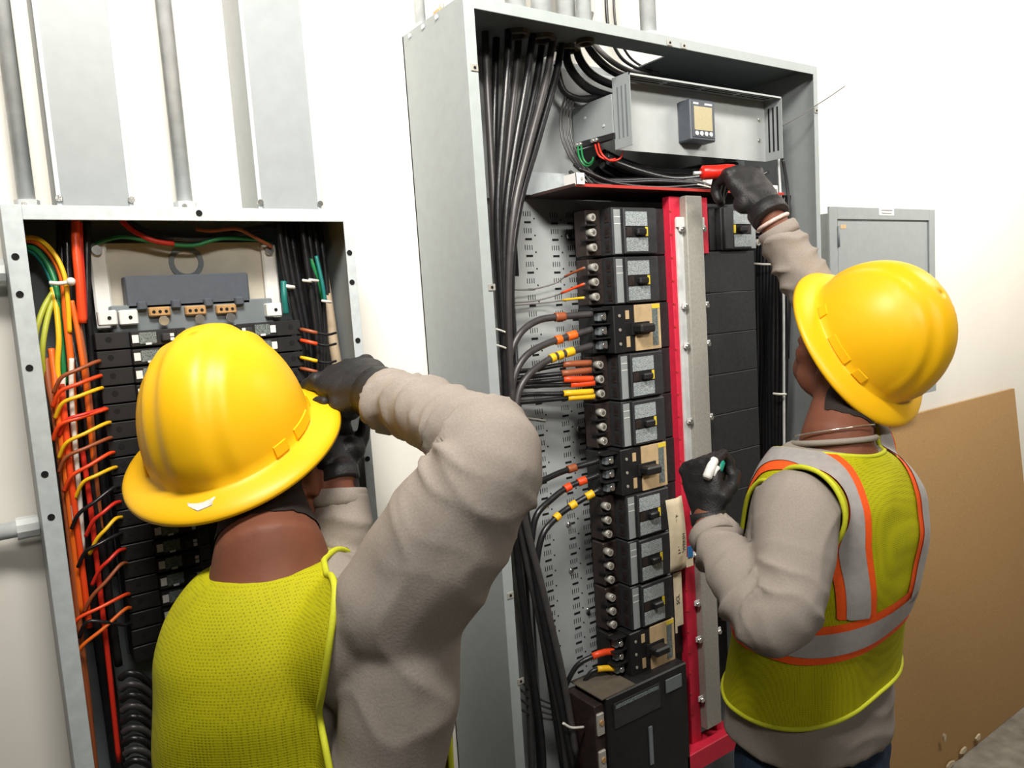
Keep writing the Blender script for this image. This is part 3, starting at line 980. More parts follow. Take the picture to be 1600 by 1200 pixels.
# torn paper crumbs along its lower edge
for k, (px, py, sx, sz) in enumerate(((1475, 1152, 0.012, 0.02), (1528, 1152, 0.02, 0.012), (1505, 1172, 0.028, 0.012), (1485, 1194, 0.03, 0.01))):
    q = T(px, py, 1.262)
    m_ = MB()
    pts = [(math.cos(a_) * sx * random.uniform(0.6, 1.1), math.sin(a_) * sz * random.uniform(0.6, 1.1)) for a_ in [2 * PI * j / 7 for j in range(7)]]
    m_.v = [(q.x + a_, 1.258, q.z + b2) for a_, b2 in pts] + [(q.x + a_, 1.264, q.z + b2) for a_, b2 in pts]
    m_.f = [tuple(range(7)), tuple(reversed(range(7, 14)))] + [(j, 7 + j, 7 + (j + 1) % 7, (j + 1) % 7) for j in range(7)]
    m_.s = [False] * 9
    tag(m_.build('paper_scrap', 'paper'), ('pale scrap stuck low on the brown board, apart from the others', 'pale torn scrap on bottom edge of brown board, rightmost', 'pale torn scrap on bottom edge of brown board, middle', 'pale torn scrap on bottom edge of brown board, nearest the jeans')[k], 'scrap', 'torn scraps on the brown board')

# ================================================================ cables of the tall cabinet
G1 = 'big black feeder cables in the tall cabinet'
feed = [
    [(758, 40, 1.30), (760, 110, 1.29), (766, 220, 1.28), (772, 330, 1.27), (780, 460, 1.27), (795, 650, 1.27), (815, 830, 1.28), (850, 1000, 1.28), (880, 1150, 1.27), (890, 1260, 1.27)],
    [(776, 34, 1.32), (774, 120, 1.31), (772, 230, 1.30), (776, 340, 1.29), (786, 470, 1.28), (802, 660, 1.28), (828, 840, 1.28), (862, 1010, 1.28), (892, 1150, 1.26), (905, 1260, 1.26)],
    [(795, 36, 1.27), (792, 120, 1.26), (783, 230, 1.26), (777, 340, 1.26), (784, 480, 1.26), (794, 680, 1.26), (806, 850, 1.27), (826, 1010, 1.28), (846, 1150, 1.28), (850, 1260, 1.28)],
    [(812, 36, 1.30), (806, 120, 1.29), (795, 220, 1.28), (785, 340, 1.28), (788, 500, 1.28), (800, 690, 1.29), (812, 860, 1.30), (822, 1010, 1.31), (830, 1150, 1.31), (832, 1260, 1.31)],
    [(834, 44, 1.27), (822, 130, 1.26), (803, 240, 1.26), (790, 340, 1.26), (788, 460, 1.265), (798, 640, 1.27), (822, 800, 1.27), (842, 930, 1.26), (868, 1060, 1.25), (896, 1200, 1.24)],
    [(850, 44, 1.30), (838, 130, 1.29), (814, 240, 1.28), (796, 340, 1.27), (792, 480, 1.275), (802, 660, 1.29), (816, 820, 1.31), (824, 960, 1.33), (836, 1080, 1.34), (846, 1240, 1.34)],
    [(866, 50, 1.27), (852, 130, 1.265), (826, 230, 1.26), (803, 330, 1.255), (794, 450, 1.26), (800, 630, 1.265), (816, 790, 1.26), (850, 930, 1.25), (880, 1060, 1.24), (900, 1180, 1.235)],
    [(880, 56, 1.29), (868, 120, 1.285), (840, 220, 1.28), (812, 320, 1.27), (799, 430, 1.27), (802, 600, 1.28), (812, 760, 1.285), (832, 900, 1.29), (856, 1040, 1.29), (880, 1200, 1.29)],
]
for i, p in enumerate(feed):
    wire('feeder_cable', 'thick black feeder cable descending inside tall cabinet, %s from the left' % ('first' if i == 0 else ORD[i]), 'cable', G1, W(*p), 0.0078, 'cable' if i % 3 else 'cableg', n=9)
G2 = 'black cables sweeping from the top opening to the meter tray'
for i, p in enumerate((
        [(890, 40, 1.31), (884, 80, 1.31), (894, 112, 1.31), (920, 138, 1.31), (958, 152, 1.31), (1000, 158, 1.33)],
        [(900, 45, 1.30), (902, 82, 1.30), (920, 112, 1.30), (950, 130, 1.305), (990, 140, 1.33)],
        [(912, 30, 1.28), (912, 56, 1.28), (930, 88, 1.28), (962, 114, 1.29), (1010, 128, 1.32)],
        [(924, 20, 1.29), (920, 50, 1.29), (938, 80, 1.29), (972, 106, 1.30), (1012, 118, 1.33)],
        [(870, 100, 1.33), (880, 140, 1.33), (905, 154, 1.32), (945, 152, 1.31), (1000, 150, 1.33)],
        [(946, -40, 1.33), (950, 40, 1.33), (966, 84, 1.33), (990, 104, 1.34), (1020, 112, 1.34)],
        [(958, -40, 1.35), (962, 40, 1.35), (980, 84, 1.35), (1004, 104, 1.35), (1030, 112, 1.35)])):
    wire('tray_cable', 'black cable curving from the cabinet top to meter tray, %s of the sweep' % ('first' if i == 0 else ORD[i]), 'cable', G2, W(*p), (0.0095, 0.009, 0.0085, 0.006, 0.008, 0.004, 0.003)[i], 'cable' if i != 3 else 'wgrey', n=8)
G3 = 'thin control wires left of the meter tray'
for i, dx in enumerate((0, 5, 10, 15)):
    p = [(884 + dx, 150, 1.33), (876 + dx, 180, 1.32), (878 + dx, 215, 1.31), (890 + dx, 245, 1.30), (908 + dx, 268, 1.29), (935 + dx, 292 - 4 * i, 1.27), (1000 + dx, 290 - 4 * i, 1.28)]
    wire('control_wire', 'thin dark control wire looping down left of the meter tray, %s' % ('leftmost', 'second', 'third', 'rightmost')[i], 'wire', G3, W(*p), 0.0028, 'cableg', n=6)
for i, (p, m_, lab) in enumerate((
        ([(903, 229, 1.29), (905, 245, 1.27), (914, 259, 1.26), (924, 256, 1.27), (927, 246, 1.29)], 'wgreen', 'green ground wire looping under the tray, left loop'),
        ([(908, 228, 1.285), (911, 247, 1.265), (919, 256, 1.26), (927, 250, 1.28)], 'wgreen', 'green ground wire looping under the tray, right loop'),
        ([(935, 224, 1.28), (940, 240, 1.26), (953, 251, 1.25), (968, 248, 1.25), (974, 236, 1.27)], 'wred', 'red wire looping under the left end of meter tray'),
        ([(930, 226, 1.285), (936, 243, 1.265), (950, 250, 1.255), (962, 248, 1.26)], 'wred', 'thin red wire beside the red loop under meter tray'))):
    wire('loop_wire', lab, 'wire', 'coloured loops under the meter tray', W(*p), 0.0022, m_, n=6)
tb = thing('terminal_strip', 'dark green terminal strip under the left bracket of meter tray', 'terminal strip', T(930, 225, 1.30))
a, b = T(899, 229, 1.34), T(962, 212, 1.24)
MB().obox((a + b) / 2, (b - a).normalized(), (1, 0, 0), (0, 0, 1), (b - a).length / 2, 0.006, 0.006).build('strip', 'black', tb)
for f in (0.12, 0.2, 0.52, 0.6):
    q = a.lerp(b, f)
    MB().cyl(q + Vector((-0.012, 0, 0)), q + Vector((-0.005, 0, 0)), 0.0045, 8).build('terminal_screw', 'chrome', tb)
G4 = 'black control wires lying above the barrier shelf'
for i in range(9):
    y = 1.22 + 0.016 * i
    zz_ = SZ + 0.008 + 0.006 * (i % 4)
    p = [Vector((1.04 + 0.01 * i, y, zz_ + 0.03)), Vector((1.14, y, zz_ + 0.004)), Vector((1.28, y + 0.005, zz_ + 0.012 * math.sin(i))), Vector((1.42, y - 0.004, zz_ + 0.01)), Vector((1.56, y, zz_ + 0.02)), Vector((1.66, y, zz_ + 0.05))]
    wire('control_wire', 'black control wire lying along the barrier shelf, %s from the front' % ('first' if i == 0 else ORD[i]), 'wire', G4, p, 0.0042, 'cable', n=6)
for i in range(7):  # thick cables added to blacken the shaded recess under the tray
    y = 1.27 + 0.016 * i
    zz_ = SZ + 0.05 + 0.012 * (i % 3)
    p = [Vector((1.17 + 0.008 * i, y, zz_ + 0.02)), Vector((1.26, y, zz_)), Vector((1.38, y + 0.004, zz_ - 0.012 + 0.006 * math.sin(2 * i))), Vector((1.5, y - 0.004, zz_)), Vector((1.64, y, zz_ + 0.014))]
    wire('shade_cable', 'thick black cable added to deepen the shade under the meter tray, %s from the front' % ('first' if i == 0 else ORD[i]), 'cable', 'black cables added to deepen the shade under the meter tray', p, 0.0085, 'cable', n=7)
for i, (p, m_) in enumerate((([(1085, 282, 1.2), (1108, 288, 1.195), (1135, 301, 1.2)], 'wgrey'), ([(1090, 288, 1.2), (1110, 293, 1.195), (1130, 302, 1.2)], 'wwhite'))):
    wire('pair_wire', ('grey', 'white')[i] + ' thin wire lying at front of the shelf under the red tool', 'wire', None, W(*p), 0.0018, m_, n=6)
tm_ = thing('small_terminal', 'small brass and white terminal below the red tool handle', 'terminal', T(1112, 286, 1.21))
q = T(1107, 284, 1.208)
MB().box(q.x - 0.01, q.x + 0.01, q.y - 0.006, q.y + 0.01, q.z - 0.008, q.z + 0.006, 0.002).build('block', 'white', tm_)
MB().cyl(q + Vector((0.01, 0, 0.004)), q + Vector((0.035, 0, 0.006)), 0.004, 8).build('pin', 'brass', tm_)

# ---- branch circuits with coloured sleeves
def bc(i, pts, r, sleeves, lab, mat='cable', g='sleeved circuit cables in the tall cabinet'):
    wire('circuit_cable', lab, 'cable', g, W(*pts), r, mat, sleeves, n=8)


bc(0, [(788, 452, 1.33), (830, 452, 1.34), (866, 443, 1.335), (885, 431, 1.31), (914, 418, 1.255)], 0.0018, [(0.72, 0.99, 'wbrown')], 'thin grey wire with brown sleeve entering the second breaker', 'wgrey')
bc(1, [(788, 473, 1.33), (830, 471, 1.34), (860, 464, 1.335), (880, 457, 1.31), (914, 443, 1.255)], 0.0018, [(0.72, 0.99, 'wredo')], 'thin grey wire with orange sleeve entering the second breaker', 'wgrey')
bc(2, [(788, 478, 1.33), (830, 475, 1.34), (860, 472, 1.335), (880, 469, 1.31), (914, 465, 1.255)], 0.0018, [(0.74, 0.99, 'wyellow')], 'thin grey wire with yellow sleeve entering the second breaker', 'wgrey')
bc(3, [(800, 720, 1.29), (792, 620, 1.27), (796, 560, 1.27), (812, 522, 1.27), (840, 501, 1.27), (875, 495, 1.265), (925, 491, 1.245)], 0.0075, [(0.80, 0.86, 'wbrown')], 'thick black cable with one brown band at the third breaker', 'cableg')
bc(4, [(806, 730, 1.285), (800, 640, 1.265), (803, 590, 1.265), (822, 556, 1.265), (852, 538, 1.265), (882, 528, 1.26), (925, 515, 1.245)], 0.0075, [(0.76, 0.81, 'worange'), (0.85, 0.9, 'worange')], 'thick black cable with two orange bands at the third breaker', 'cableg')
bc(5, [(812, 740, 1.285), (806, 660, 1.26), (810, 614, 1.26), (828, 584, 1.26), (856, 563, 1.26), (884, 552, 1.255), (925, 540, 1.245)], 0.0075, [(0.69, 0.735, 'wyellow'), (0.76, 0.805, 'wyellow'), (0.83, 0.88, 'wyellow')], 'thick black cable with three yellow bands at the third breaker', 'cableg')
for k, (y0, x1, y1, m_, xe, ye, lab) in enumerate(((578, 877, 570, 'wbrown', 925, 567, 'upper brown'), (588, 875, 584, 'wbrown', 925, 578, 'lower brown'), (597, 878, 593, 'wredo', 928, 592, 'upper orange'), (603, 889, 601, 'wredo', 930, 598, 'lower orange'), (616, 878, 615, 'wyellow', 928, 612, 'upper yellow'), (627, 885, 622, 'wyellow', 930, 619, 'lower yellow'))):
    bc(6 + k, [(800, y0 + 20, 1.28), (806, y0 + 4, 1.28), (835, y0, 1.285), (x1, y1, 1.265), (xe, ye, 1.245)], 0.0052, [(0.76, 0.985, m_)], 'black cable with long %s sleeve at the fourth breaker' % lab)
bc(12, [(822, 800, 1.27), (828, 764, 1.27), (858, 746, 1.27), (893, 732, 1.265), (935, 720, 1.245)], 0.0068, [(0.71, 0.79, 'wbrown')], 'thick black cable with one brown band at the sixth breaker')
bc(13, [(830, 850, 1.27), (838, 806, 1.27), (862, 780, 1.27), (890, 760, 1.265), (935, 742, 1.245)], 0.0068, [(0.69, 0.76, 'wredo'), (0.82, 0.88, 'wredo')], 'thick black cable with two orange bands at the sixth breaker')
bc(14, [(836, 900, 1.27), (846, 840, 1.27), (868, 810, 1.27), (895, 789, 1.265), (938, 764, 1.245)], 0.0068, [(0.49, 0.56, 'wyellow'), (0.71, 0.78, 'wyellow'), (0.86, 0.92, 'wyellow')], 'thick black cable with three yellow bands at the sixth breaker')
bc(15, [(880, 1080, 1.29), (900, 1042, 1.28), (925, 1026, 1.265), (950, 1018, 1.255), (972, 1020, 1.245)], 0.0058, [(0.5, 0.92, 'wredo')], 'black cable with long orange sleeve at the lowest tan breaker')
bc(16, [(900, 1090, 1.29), (922, 1052, 1.275), (945, 1044, 1.262), (972, 1046, 1.245)], 0.0052, [(0.5, 0.92, 'wyellow')], 'black cable with yellow sleeve at the lowest tan breaker')
wire('loose_wire', 'short white wire end lying on the punched plate', 'wire', None, W((800, 648, 1.36), (825, 653, 1.37), (853, 657, 1.372)), 0.0022, 'wwhite')
for i, (px, py) in enumerate(((777, 516), (778, 541))):
    wire('cable_tie', 'white cable tie tail on the left cable bundle, %s one' % ('upper', 'lower')[i], 'cable tie', 'cable ties on the left bundle', W((px - 3, py - 2, 1.245), (px + 4, py, 1.245), (px + 12, py + 3, 1.25)), 0.0022, 'wwhite')
wire('cable_tie', 'pale cable tie around the lower cables near the main breaker', 'cable tie', None, W((880, 1130, 1.225), (893, 1137, 1.225), (912, 1136, 1.23)), 0.0028, 'wwhite')
for i in range(3):
    wire('red_cable', 'dark red cable at bottom left of the main breaker, %s' % ('left', 'middle', 'right')[i], 'cable', 'red cables by the main breaker', W((872 + 8 * i, 1110, 1.30), (880 + 7 * i, 1160, 1.29), (886 + 8 * i, 1220, 1.28), (890 + 8 * i, 1290, 1.28)), 0.006, 'wred')
for i in range(4):
    wire('control_wire', 'thin black wire crossing low behind the cables of tall cabinet, %s' % ('first', 'second', 'third', 'fourth')[i], 'wire', 'low crossing wires in the tall cabinet', W((812, 1060 + 16 * i, 1.30), (840, 1090 + 10 * i, 1.31), (880, 1102 + 8 * i, 1.31), (930, 1090 + 12 * i, 1.32)), 0.0026, 'cableg')

# ---- cables on the right inside
G5 = 'black cables hanging at the right of the filler plates'
for i in range(9):
    x = 1184 + 5.2 * i
    y = 1.318 - 0.0115 * i
    wire('riser_cable', 'black cable hanging right of the filler plates, %s from the left' % ('first' if i == 0 else ORD[i]), 'cable', G5,
         W((x + 6, 306, y), (x + 2, 360, y), (x, 450, y), (x + 2 * math.sin(i), 560, y), (x - 1, 680, y), (x, 800, y), (x, 1000, y), (x, 1200, y)), 0.0078, 'cable')
for i, (py, a_, b_) in enumerate(((412, 1177, 1208), (615, 1208, 1228))):
    wire('cable_tie', 'pale cable tie across the right hand cables, %s one' % ('upper', 'lower')[i], 'cable tie', 'cable ties on the right bundle', W((a_, py, 1.30 - 0.07 * i), ((a_ + b_) / 2, py + 1, 1.27 - 0.055 * i), (b_, py + 1, 1.245 - 0.035 * i)), 0.003, 'wwhite')
wire('slim_rod', 'slim grey rod running down beside the right side sheet', 'rod', None, W((1216, 246, 1.222), (1220, 320, 1.222), (1224, 450, 1.222), (1225, 660, 1.222), (1226, 900, 1.222)), 0.0036, 'galv')
for i in range(2):
    wire('signal_wire', 'thin black wire curving down inside right edge of the tall cabinet, %s' % ('left', 'right')[i], 'wire', 'signal wires at the right edge', W((1222 + 2 * i, 248, 1.215), (1229 + 2 * i, 290, 1.21), (1233 + 2 * i, 340, 1.205), (1234 + 2 * i, 420, 1.205), (1232, 560, 1.205)), 0.0026, 'cable')
wire('stray_wire', 'stray grey wire sticking out past right edge of the tall cabinet', 'wire', None, W((1222, 197, 1.2), (1245, 184, 1.17), (1270, 168, 1.15), (1295, 152, 1.13), (1321, 134, 1.11)), 0.0014, 'wgrey')

# ================================================================ wires of the left cabinet
GL = 'coloured wires at the left of the left cabinet'
cw = [
    ([(33, 374, 1.33), (58, 378, 1.32), (82, 400, 1.31), (98, 436, 1.30), (104, 500, 1.295), (112, 580, 1.29), (116, 680, 1.29), (122, 800, 1.30)], 0.0052, 'worange', 'thick orange wire arching in from the upper left of left cabinet'),
    ([(33, 372, 1.325), (60, 374, 1.315), (86, 398, 1.30), (101, 432, 1.292), (106, 470, 1.29), (109, 520, 1.29)], 0.0036, 'wyellow', 'yellow wire arching over the thick orange wire'),
    ([(33, 383, 1.335), (56, 390, 1.325), (76, 416, 1.315), (88, 450, 1.305), (92, 500, 1.30), (98, 560, 1.295), (101, 600, 1.295)], 0.0042, 'wgreen', 'green wire arching beneath the thick orange wire'),
    ([(34, 388, 1.335), (54, 396, 1.33), (72, 420, 1.32), (84, 456, 1.31), (90, 520, 1.31), (96, 610, 1.31)], 0.0036, 'wteal', 'dark green wire inside the green arch'),
    ([(86, 452, 1.31), (68, 482, 1.30), (56, 520, 1.29), (54, 562, 1.29), (62, 610, 1.30)], 0.0042, 'wlime', 'outer green and yellow striped wire bowing left'),
    ([(88, 456, 1.31), (76, 490, 1.30), (68, 530, 1.29), (66, 562, 1.29), (70, 600, 1.30)], 0.0042, 'wlime', 'inner green and yellow striped wire bowing left'),
    ([(82, 450, 1.31), (88, 480, 1.30), (92, 530, 1.29), (90, 575, 1.29), (96, 640, 1.29), (106, 760, 1.29)], 0.004, 'wyellow', 'yellow wire dropping straight through the left bundle'),
    ([(118, 344, 1.30), (119, 390, 1.29), (124, 440, 1.285), (129, 505, 1.285)], 0.0062, 'wredo', 'thick red wire hanging from the top beside white pan'),
    ([(124, 348, 1.31), (126, 400, 1.30), (130, 460, 1.30), (132, 500, 1.30)], 0.0048, 'wred', 'second red wire just right of the thick red one'),
    ([(104, 345, 1.33), (106, 420, 1.32), (110, 500, 1.31), (118, 560, 1.30), (134, 640, 1.29), (146, 760, 1.29), (166, 900, 1.29), (186, 1040, 1.29)], 0.006, 'cable', 'black wire dropping left of the thick red wire'),
    ([(95, 345, 1.35), (98, 420, 1.345), (108, 520, 1.34), (120, 640, 1.34), (138, 800, 1.34), (166, 1000, 1.34), (190, 1200, 1.34)], 0.007, 'cable', 'rear black wire in the left bundle'),
    ([(136, 345, 1.33), (136, 420, 1.325), (137, 480, 1.32), (144, 560, 1.32), (156, 700, 1.32), (176, 900, 1.32)], 0.006, 'cable', 'black wire next to the white pan'),
    ([(112, 470, 1.29), (120, 510, 1.285), (128, 560, 1.28), (134, 600, 1.28), (140, 660, 1.28), (146, 720, 1.285)], 0.0038, 'worange', 'thin orange wire slanting beside the black one'),
    ([(120, 490, 1.295), (126, 520, 1.29), (134, 570, 1.285), (142, 640, 1.28), (150, 740, 1.285), (160, 840, 1.29)], 0.0036, 'wbrown', 'brown wire slanting down to the breakers'),
    ([(72, 560, 1.30), (76, 600, 1.29), (84, 640, 1.285), (92, 700, 1.285), (104, 800, 1.29), (122, 960, 1.29), (142, 1130, 1.29)], 0.0048, 'wbrown', 'long brown wire at outer left of the bundle'),
    ([(80, 545, 1.30), (86, 590, 1.29), (90, 640, 1.28), (100, 720, 1.28), (112, 820, 1.285), (128, 960, 1.29)], 0.0048, 'worange', 'long orange wire at outer left of the bundle'),
    ([(98, 590, 1.285), (100, 640, 1.28), (108, 720, 1.275), (118, 820, 1.28)], 0.004, 'wwhite', 'white wire in the middle of the left bundle'),
    ([(112, 560, 1.285), (112, 620, 1.28), (118, 700, 1.275), (124, 770, 1.28), (130, 860, 1.29)], 0.0036, 'wwhite', 'second white wire right of the first one'),
    ([(96, 600, 1.28), (102, 660, 1.275), (110, 740, 1.275), (124, 850, 1.28), (140, 980, 1.285)], 0.0046, 'wredo', 'red orange wire in front of the left bundle'),
    ([(128, 700, 1.285), (140, 780, 1.28), (154, 900, 1.28), (170, 1040, 1.28), (186, 1190, 1.28)], 0.004, 'wred', 'long dark red wire running to the bottom of left cabinet'),
    ([(104, 900, 1.29), (124, 1020, 1.285), (140, 1120, 1.285), (152, 1230, 1.285)], 0.0046, 'wbrown', 'brown wire low at left bottom of left cabinet'),
    ([(62, 610, 1.32), (74, 720, 1.32), (96, 880, 1.32), (120, 1060, 1.32), (140, 1230, 1.32)], 0.008, 'cable', 'thick black cable along the left side sheet'),
    ([(110, 640, 1.33), (128, 800, 1.33), (150, 960, 1.33), (170, 1100, 1.33), (188, 1240, 1.33)], 0.009, 'cable', 'thick black cable behind the coloured wires'),
]
for p, r_, m_, lab in cw:
    wire('branch_wire', lab, 'wire', GL, W(*p), r_, m_, n=7)
branches = [(588, 152, 566, 'wbrown', 90), (610, 154, 589, 'wredo', 88), (628, 156, 608, 'wyellow', 92), (655, 160, 640, 'wred', 98), (662, 163, 641, 'wredo', 88), (690, 168, 662, 'wyellow', 98), (712, 170, 686, 'wbrown', 98), (742, 174, 709, 'wredo', 106), (752, 178, 732, 'wyellow', 124),
            (800, 182, 762, 'cable', 118), (812, 184, 786, 'wred', 140), (840, 186, 810, 'wyellow', 146), (860, 186, 836, 'cable', 128), (888, 191, 860, 'wred', 150), (930, 194, 882, 'wbrown', 138), (965, 198, 930, 'wredo', 116), (1008, 200, 952, 'worange', 122), (970, 200, 975, 'cable', 130)]
cn = {'wbrown': 'brown', 'wredo': 'red orange', 'wyellow': 'yellow', 'wred': 'red', 'cable': 'black', 'worange': 'orange'}
for i, (ys, xe, ye, m_, xs) in enumerate(branches):
    wire('breaker_lead', '%s lead bending into the left breaker column, %s' % (cn[m_], nth(i)), 'wire', 'leads into the left breaker column', W((xs - 6, ys + 26, 1.275), (xs + 6, ys + 2, 1.265), ((xs + xe) / 2, (ys * 0.55 + ye * 0.45), 1.262), (xe - 6, ye + 1, 1.27), (xe + 4, ye - 2, 1.283)), 0.0029, m_, n=6)
tie_ = wire('cable_tie', 'white cable tie around the orange and green wires', 'cable tie', None, W((78, 442, 1.285), (92, 443, 1.28), (108, 441, 1.28)), 0.0032, 'wwhite')
MB().ball(T(111, 440, 1.278), 0.0062, n=10, m=8).build('tie_head', 'wwhite', tie_)
# right side of the left cabinet
GR = 'cables at the right of the left cabinet'
for i in range(8):
    x = 434 + 9 * i
    y = 1.30 + 0.012 * (i % 4)
    wire('drop_cable', 'black cable slanting down right of the white pan, %s from the left' % ('first' if i == 0 else ORD[i]), 'cable', GR, W((x, 345, y), (x + 8, 400, y), (x + 22 - i, 470, y), (x + 38 - 3 * i, 540, y), (x + 44 - 4 * i, 600, y), (x + 52 - 4 * i, 720, y), (x + 60 - 4 * i, 900, y)), 0.0056, 'cable')
for p, r_, m_, lab in (
        ([(486, 345, 1.33), (484, 380, 1.32), (488, 410, 1.31), (498, 440, 1.31), (506, 470, 1.31)], 0.0042, 'wgreen', 'green wire hanging at top right of left cabinet'),
        ([(443, 440, 1.29), (444, 465, 1.285), (447, 490, 1.29)], 0.0052, 'wteal', 'short teal wire beside the right white bracket'),
        ([(494, 400, 1.30), (503, 440, 1.295), (508, 470, 1.295)], 0.0036, 'wteal', 'teal wire right of the black cables'),
        ([(494, 350, 1.36), (500, 400, 1.35), (510, 460, 1.34), (520, 530, 1.33), (530, 600, 1.33), (540, 760, 1.33)], 0.0095, 'wtan', 'thick tan sheathed cable along the right side sheet'),
        ([(150, 380, 1.33), (190, 370, 1.31), (240, 378, 1.31), (300, 384, 1.31), (350, 372, 1.31), (420, 376, 1.33)], 0.0034, 'wgreen', 'dark green wire sagging across the top of white pan'),
        ([(190, 345, 1.32), (210, 362, 1.31), (240, 376, 1.305), (272, 381, 1.305)], 0.004, 'wred', 'red wire crossing the top of white pan'),
        ([(200, 346, 1.33), (225, 362, 1.32), (262, 372, 1.315), (320, 374, 1.315), (380, 362, 1.32), (440, 352, 1.33)], 0.0062, 'cable', 'black wire sagging across the top of left cabinet'),
        ([(306, 358, 1.31), (330, 361, 1.305), (370, 358, 1.305), (400, 372, 1.31), (425, 386, 1.32)], 0.003, 'wbrown', 'brown wire curling over the top right of white pan')):
    wire('cross_wire', lab, 'wire', 'other wires of the left cabinet', W(*p), r_, m_)
for i, (py, m_, lab) in enumerate(((517, 'wbrown', 'brown'), (534, 'wredo', 'orange'), (561, 'wyellow', 'yellow'), (578, 'wbrown', 'lower brown'))):
    wire('breaker_lead', 'thin black lead with %s sleeve right of the right breaker column' % lab, 'wire', 'leads into the right breaker column', W((466, py - 3, 1.285), (482, py, 1.27), (498, py + 4, 1.265), (512, py + 6, 1.27), (525, py + 3, 1.28)), 0.0022, 'cable', [(0.08, 0.46, m_)])
for i, (px, py) in enumerate(((452, 447), (480, 438), (490, 437), (510, 470))):
    wire('cable_tie', 'pale cable tie on the cables right of the white pan, %s' % ('leftmost', 'second', 'third', 'rightmost')[i], 'cable tie', 'cable ties right of the white pan', W((px - 7, py, 1.29), (px, py + 1, 1.285), (px + 7, py + 2, 1.29)), 0.0026 if i else 0.0036, 'wwhite')
# coiled conductors low in the left cabinet
for i in range(9):
    y = 1056 + 17 * i
    wire('coil_loop', 'dark looped conductor stacked low beside the lime vest, %s' % nth(i), 'wire', 'looped conductors low in the left cabinet', W((188 + i, y + 4, 1.27), (200 + i, y - 4, 1.262), (216 + i, y - 2, 1.26), (230 + i, y + 8, 1.268), (236 + i, y + 20, 1.28)), 0.0056, 'cableg' if i % 2 else 'cable')

# ================================================================ people


def remeshed(mb, voxel, smooth=4, factor=0.5):
    """fuse closed pieces into one continuous surface"""
    ob = bpy.data.objects.new('tmp', mb.mesh('tmp', None))
    COL.objects.link(ob)
    m1 = ob.modifiers.new('r', 'REMESH')
    m1.mode = 'VOXEL'
    m1.voxel_size = voxel
    if smooth:
        m2 = ob.modifiers.new('s', 'SMOOTH')
        m2.iterations = smooth
        m2.factor = factor
    bpy.context.view_layer.update()
    me = bpy.data.meshes.new_from_object(ob.evaluated_get(bpy.context.evaluated_depsgraph_get()))
    bpy.data.objects.remove(ob)
    return me


def arrays(me):
    V = np.empty(len(me.vertices) * 3)
    me.vertices.foreach_get('co', V)
    Nn = np.empty(len(me.vertices) * 3)
    me.vertices.foreach_get('normal', Nn)
    return V.reshape(-1, 3), Nn.reshape(-1, 3), [tuple(p.vertices) for p in me.polygons]


def mesh_of(name, V, Fc, mat):
    me = bpy.data.meshes.new(name)
    me.from_pydata([tuple(map(float, p)) for p in V], [], Fc)
    me.polygons.foreach_set('use_smooth', [True] * len(Fc))
    me.materials.append(M[mat])
    me.update()
    return me


def clip(V, Fc, g):
    """keep the part of a mesh where the scalar field g (per vertex) is >= 0, cutting faces along the contour"""
    V = [tuple(p) for p in V]
    out, cache = [], {}
    used = {}
    nv = []

    def vid(i):
        if i not in used:
            used[i] = len(nv)
            nv.append(V[i])
        return used[i]

    def eid(i, j):
        k = (min(i, j), max(i, j))
        if k not in cache:
            f = g[i] / (g[i] - g[j])
            cache[k] = len(nv)
            nv.append(tuple(V[i][c] + (V[j][c] - V[i][c]) * f for c in range(3)))
        return cache[k]
    for f in Fc:
        s = [g[i] >= 0 for i in f]
        if all(s):
            out.append(tuple(vid(i) for i in f))
        elif any(s):
            p = []
            for a in range(len(f)):
                i, j = f[a], f[(a + 1) % len(f)]
                if s[a]:
                    p.append(vid(i))
                if s[a] != s[(a + 1) % len(f)]:
                    p.append(eid(i, j))
            if len(p) >= 3:
                out.append(tuple(p))
    return np.array(nv).reshape(-1, 3), out


def boundary_loops(Fc):
    cnt = {}
    for f in Fc:
        for a in range(len(f)):
            i, j = f[a], f[(a + 1) % len(f)]
            k = (min(i, j), max(i, j))
            cnt[k] = cnt.get(k, 0) + 1
    adj = {}
    for (i, j), c in cnt.items():
        if c == 1:
            adj.setdefault(i, []).append(j)
            adj.setdefault(j, []).append(i)
    loops, seen = [], set()
    for st in adj:
        if st in seen:
            continue
        lp, cur, prev = [st], st, None
        seen.add(st)
        while True:
            nx = [q for q in adj[cur] if q not in seen]
            if not nx:
                break
            cur = nx[0]
            seen.add(cur)
            lp.append(cur)
        if len(lp) > 12:
            loops.append(lp)
    return loops


def smooth_loop(P, n):
    P = np.array(P)
    for _ in range(3):
        P = (np.roll(P, 1, 0) + 2 * P + np.roll(P, -1, 0)) / 4
    d = np.linalg.norm(np.roll(P, -1, 0) - P, axis=1)
    c = np.concatenate([[0], np.cumsum(d)])
    tq = np.linspace(0, c[-1], n, endpoint=False)
    Q = np.vstack([P, P[:1]])
    return [Vector([float(np.interp(t_, c, Q[:, k])) for k in range(3)]) for t_ in tq]


def vnoise(P, s, seed=0.0):
    x, y, z = (P * s).T
    return (np.sin(x * 1.7 + 2.1 * np.sin(y * 1.3 + seed) + seed) + np.sin(y * 1.9 + 1.7 * np.sin(z * 1.1 + 2 * seed)) + np.sin(z * 2.3 + 1.9 * np.sin(x * 0.9 - seed) + 1.3)) / 3


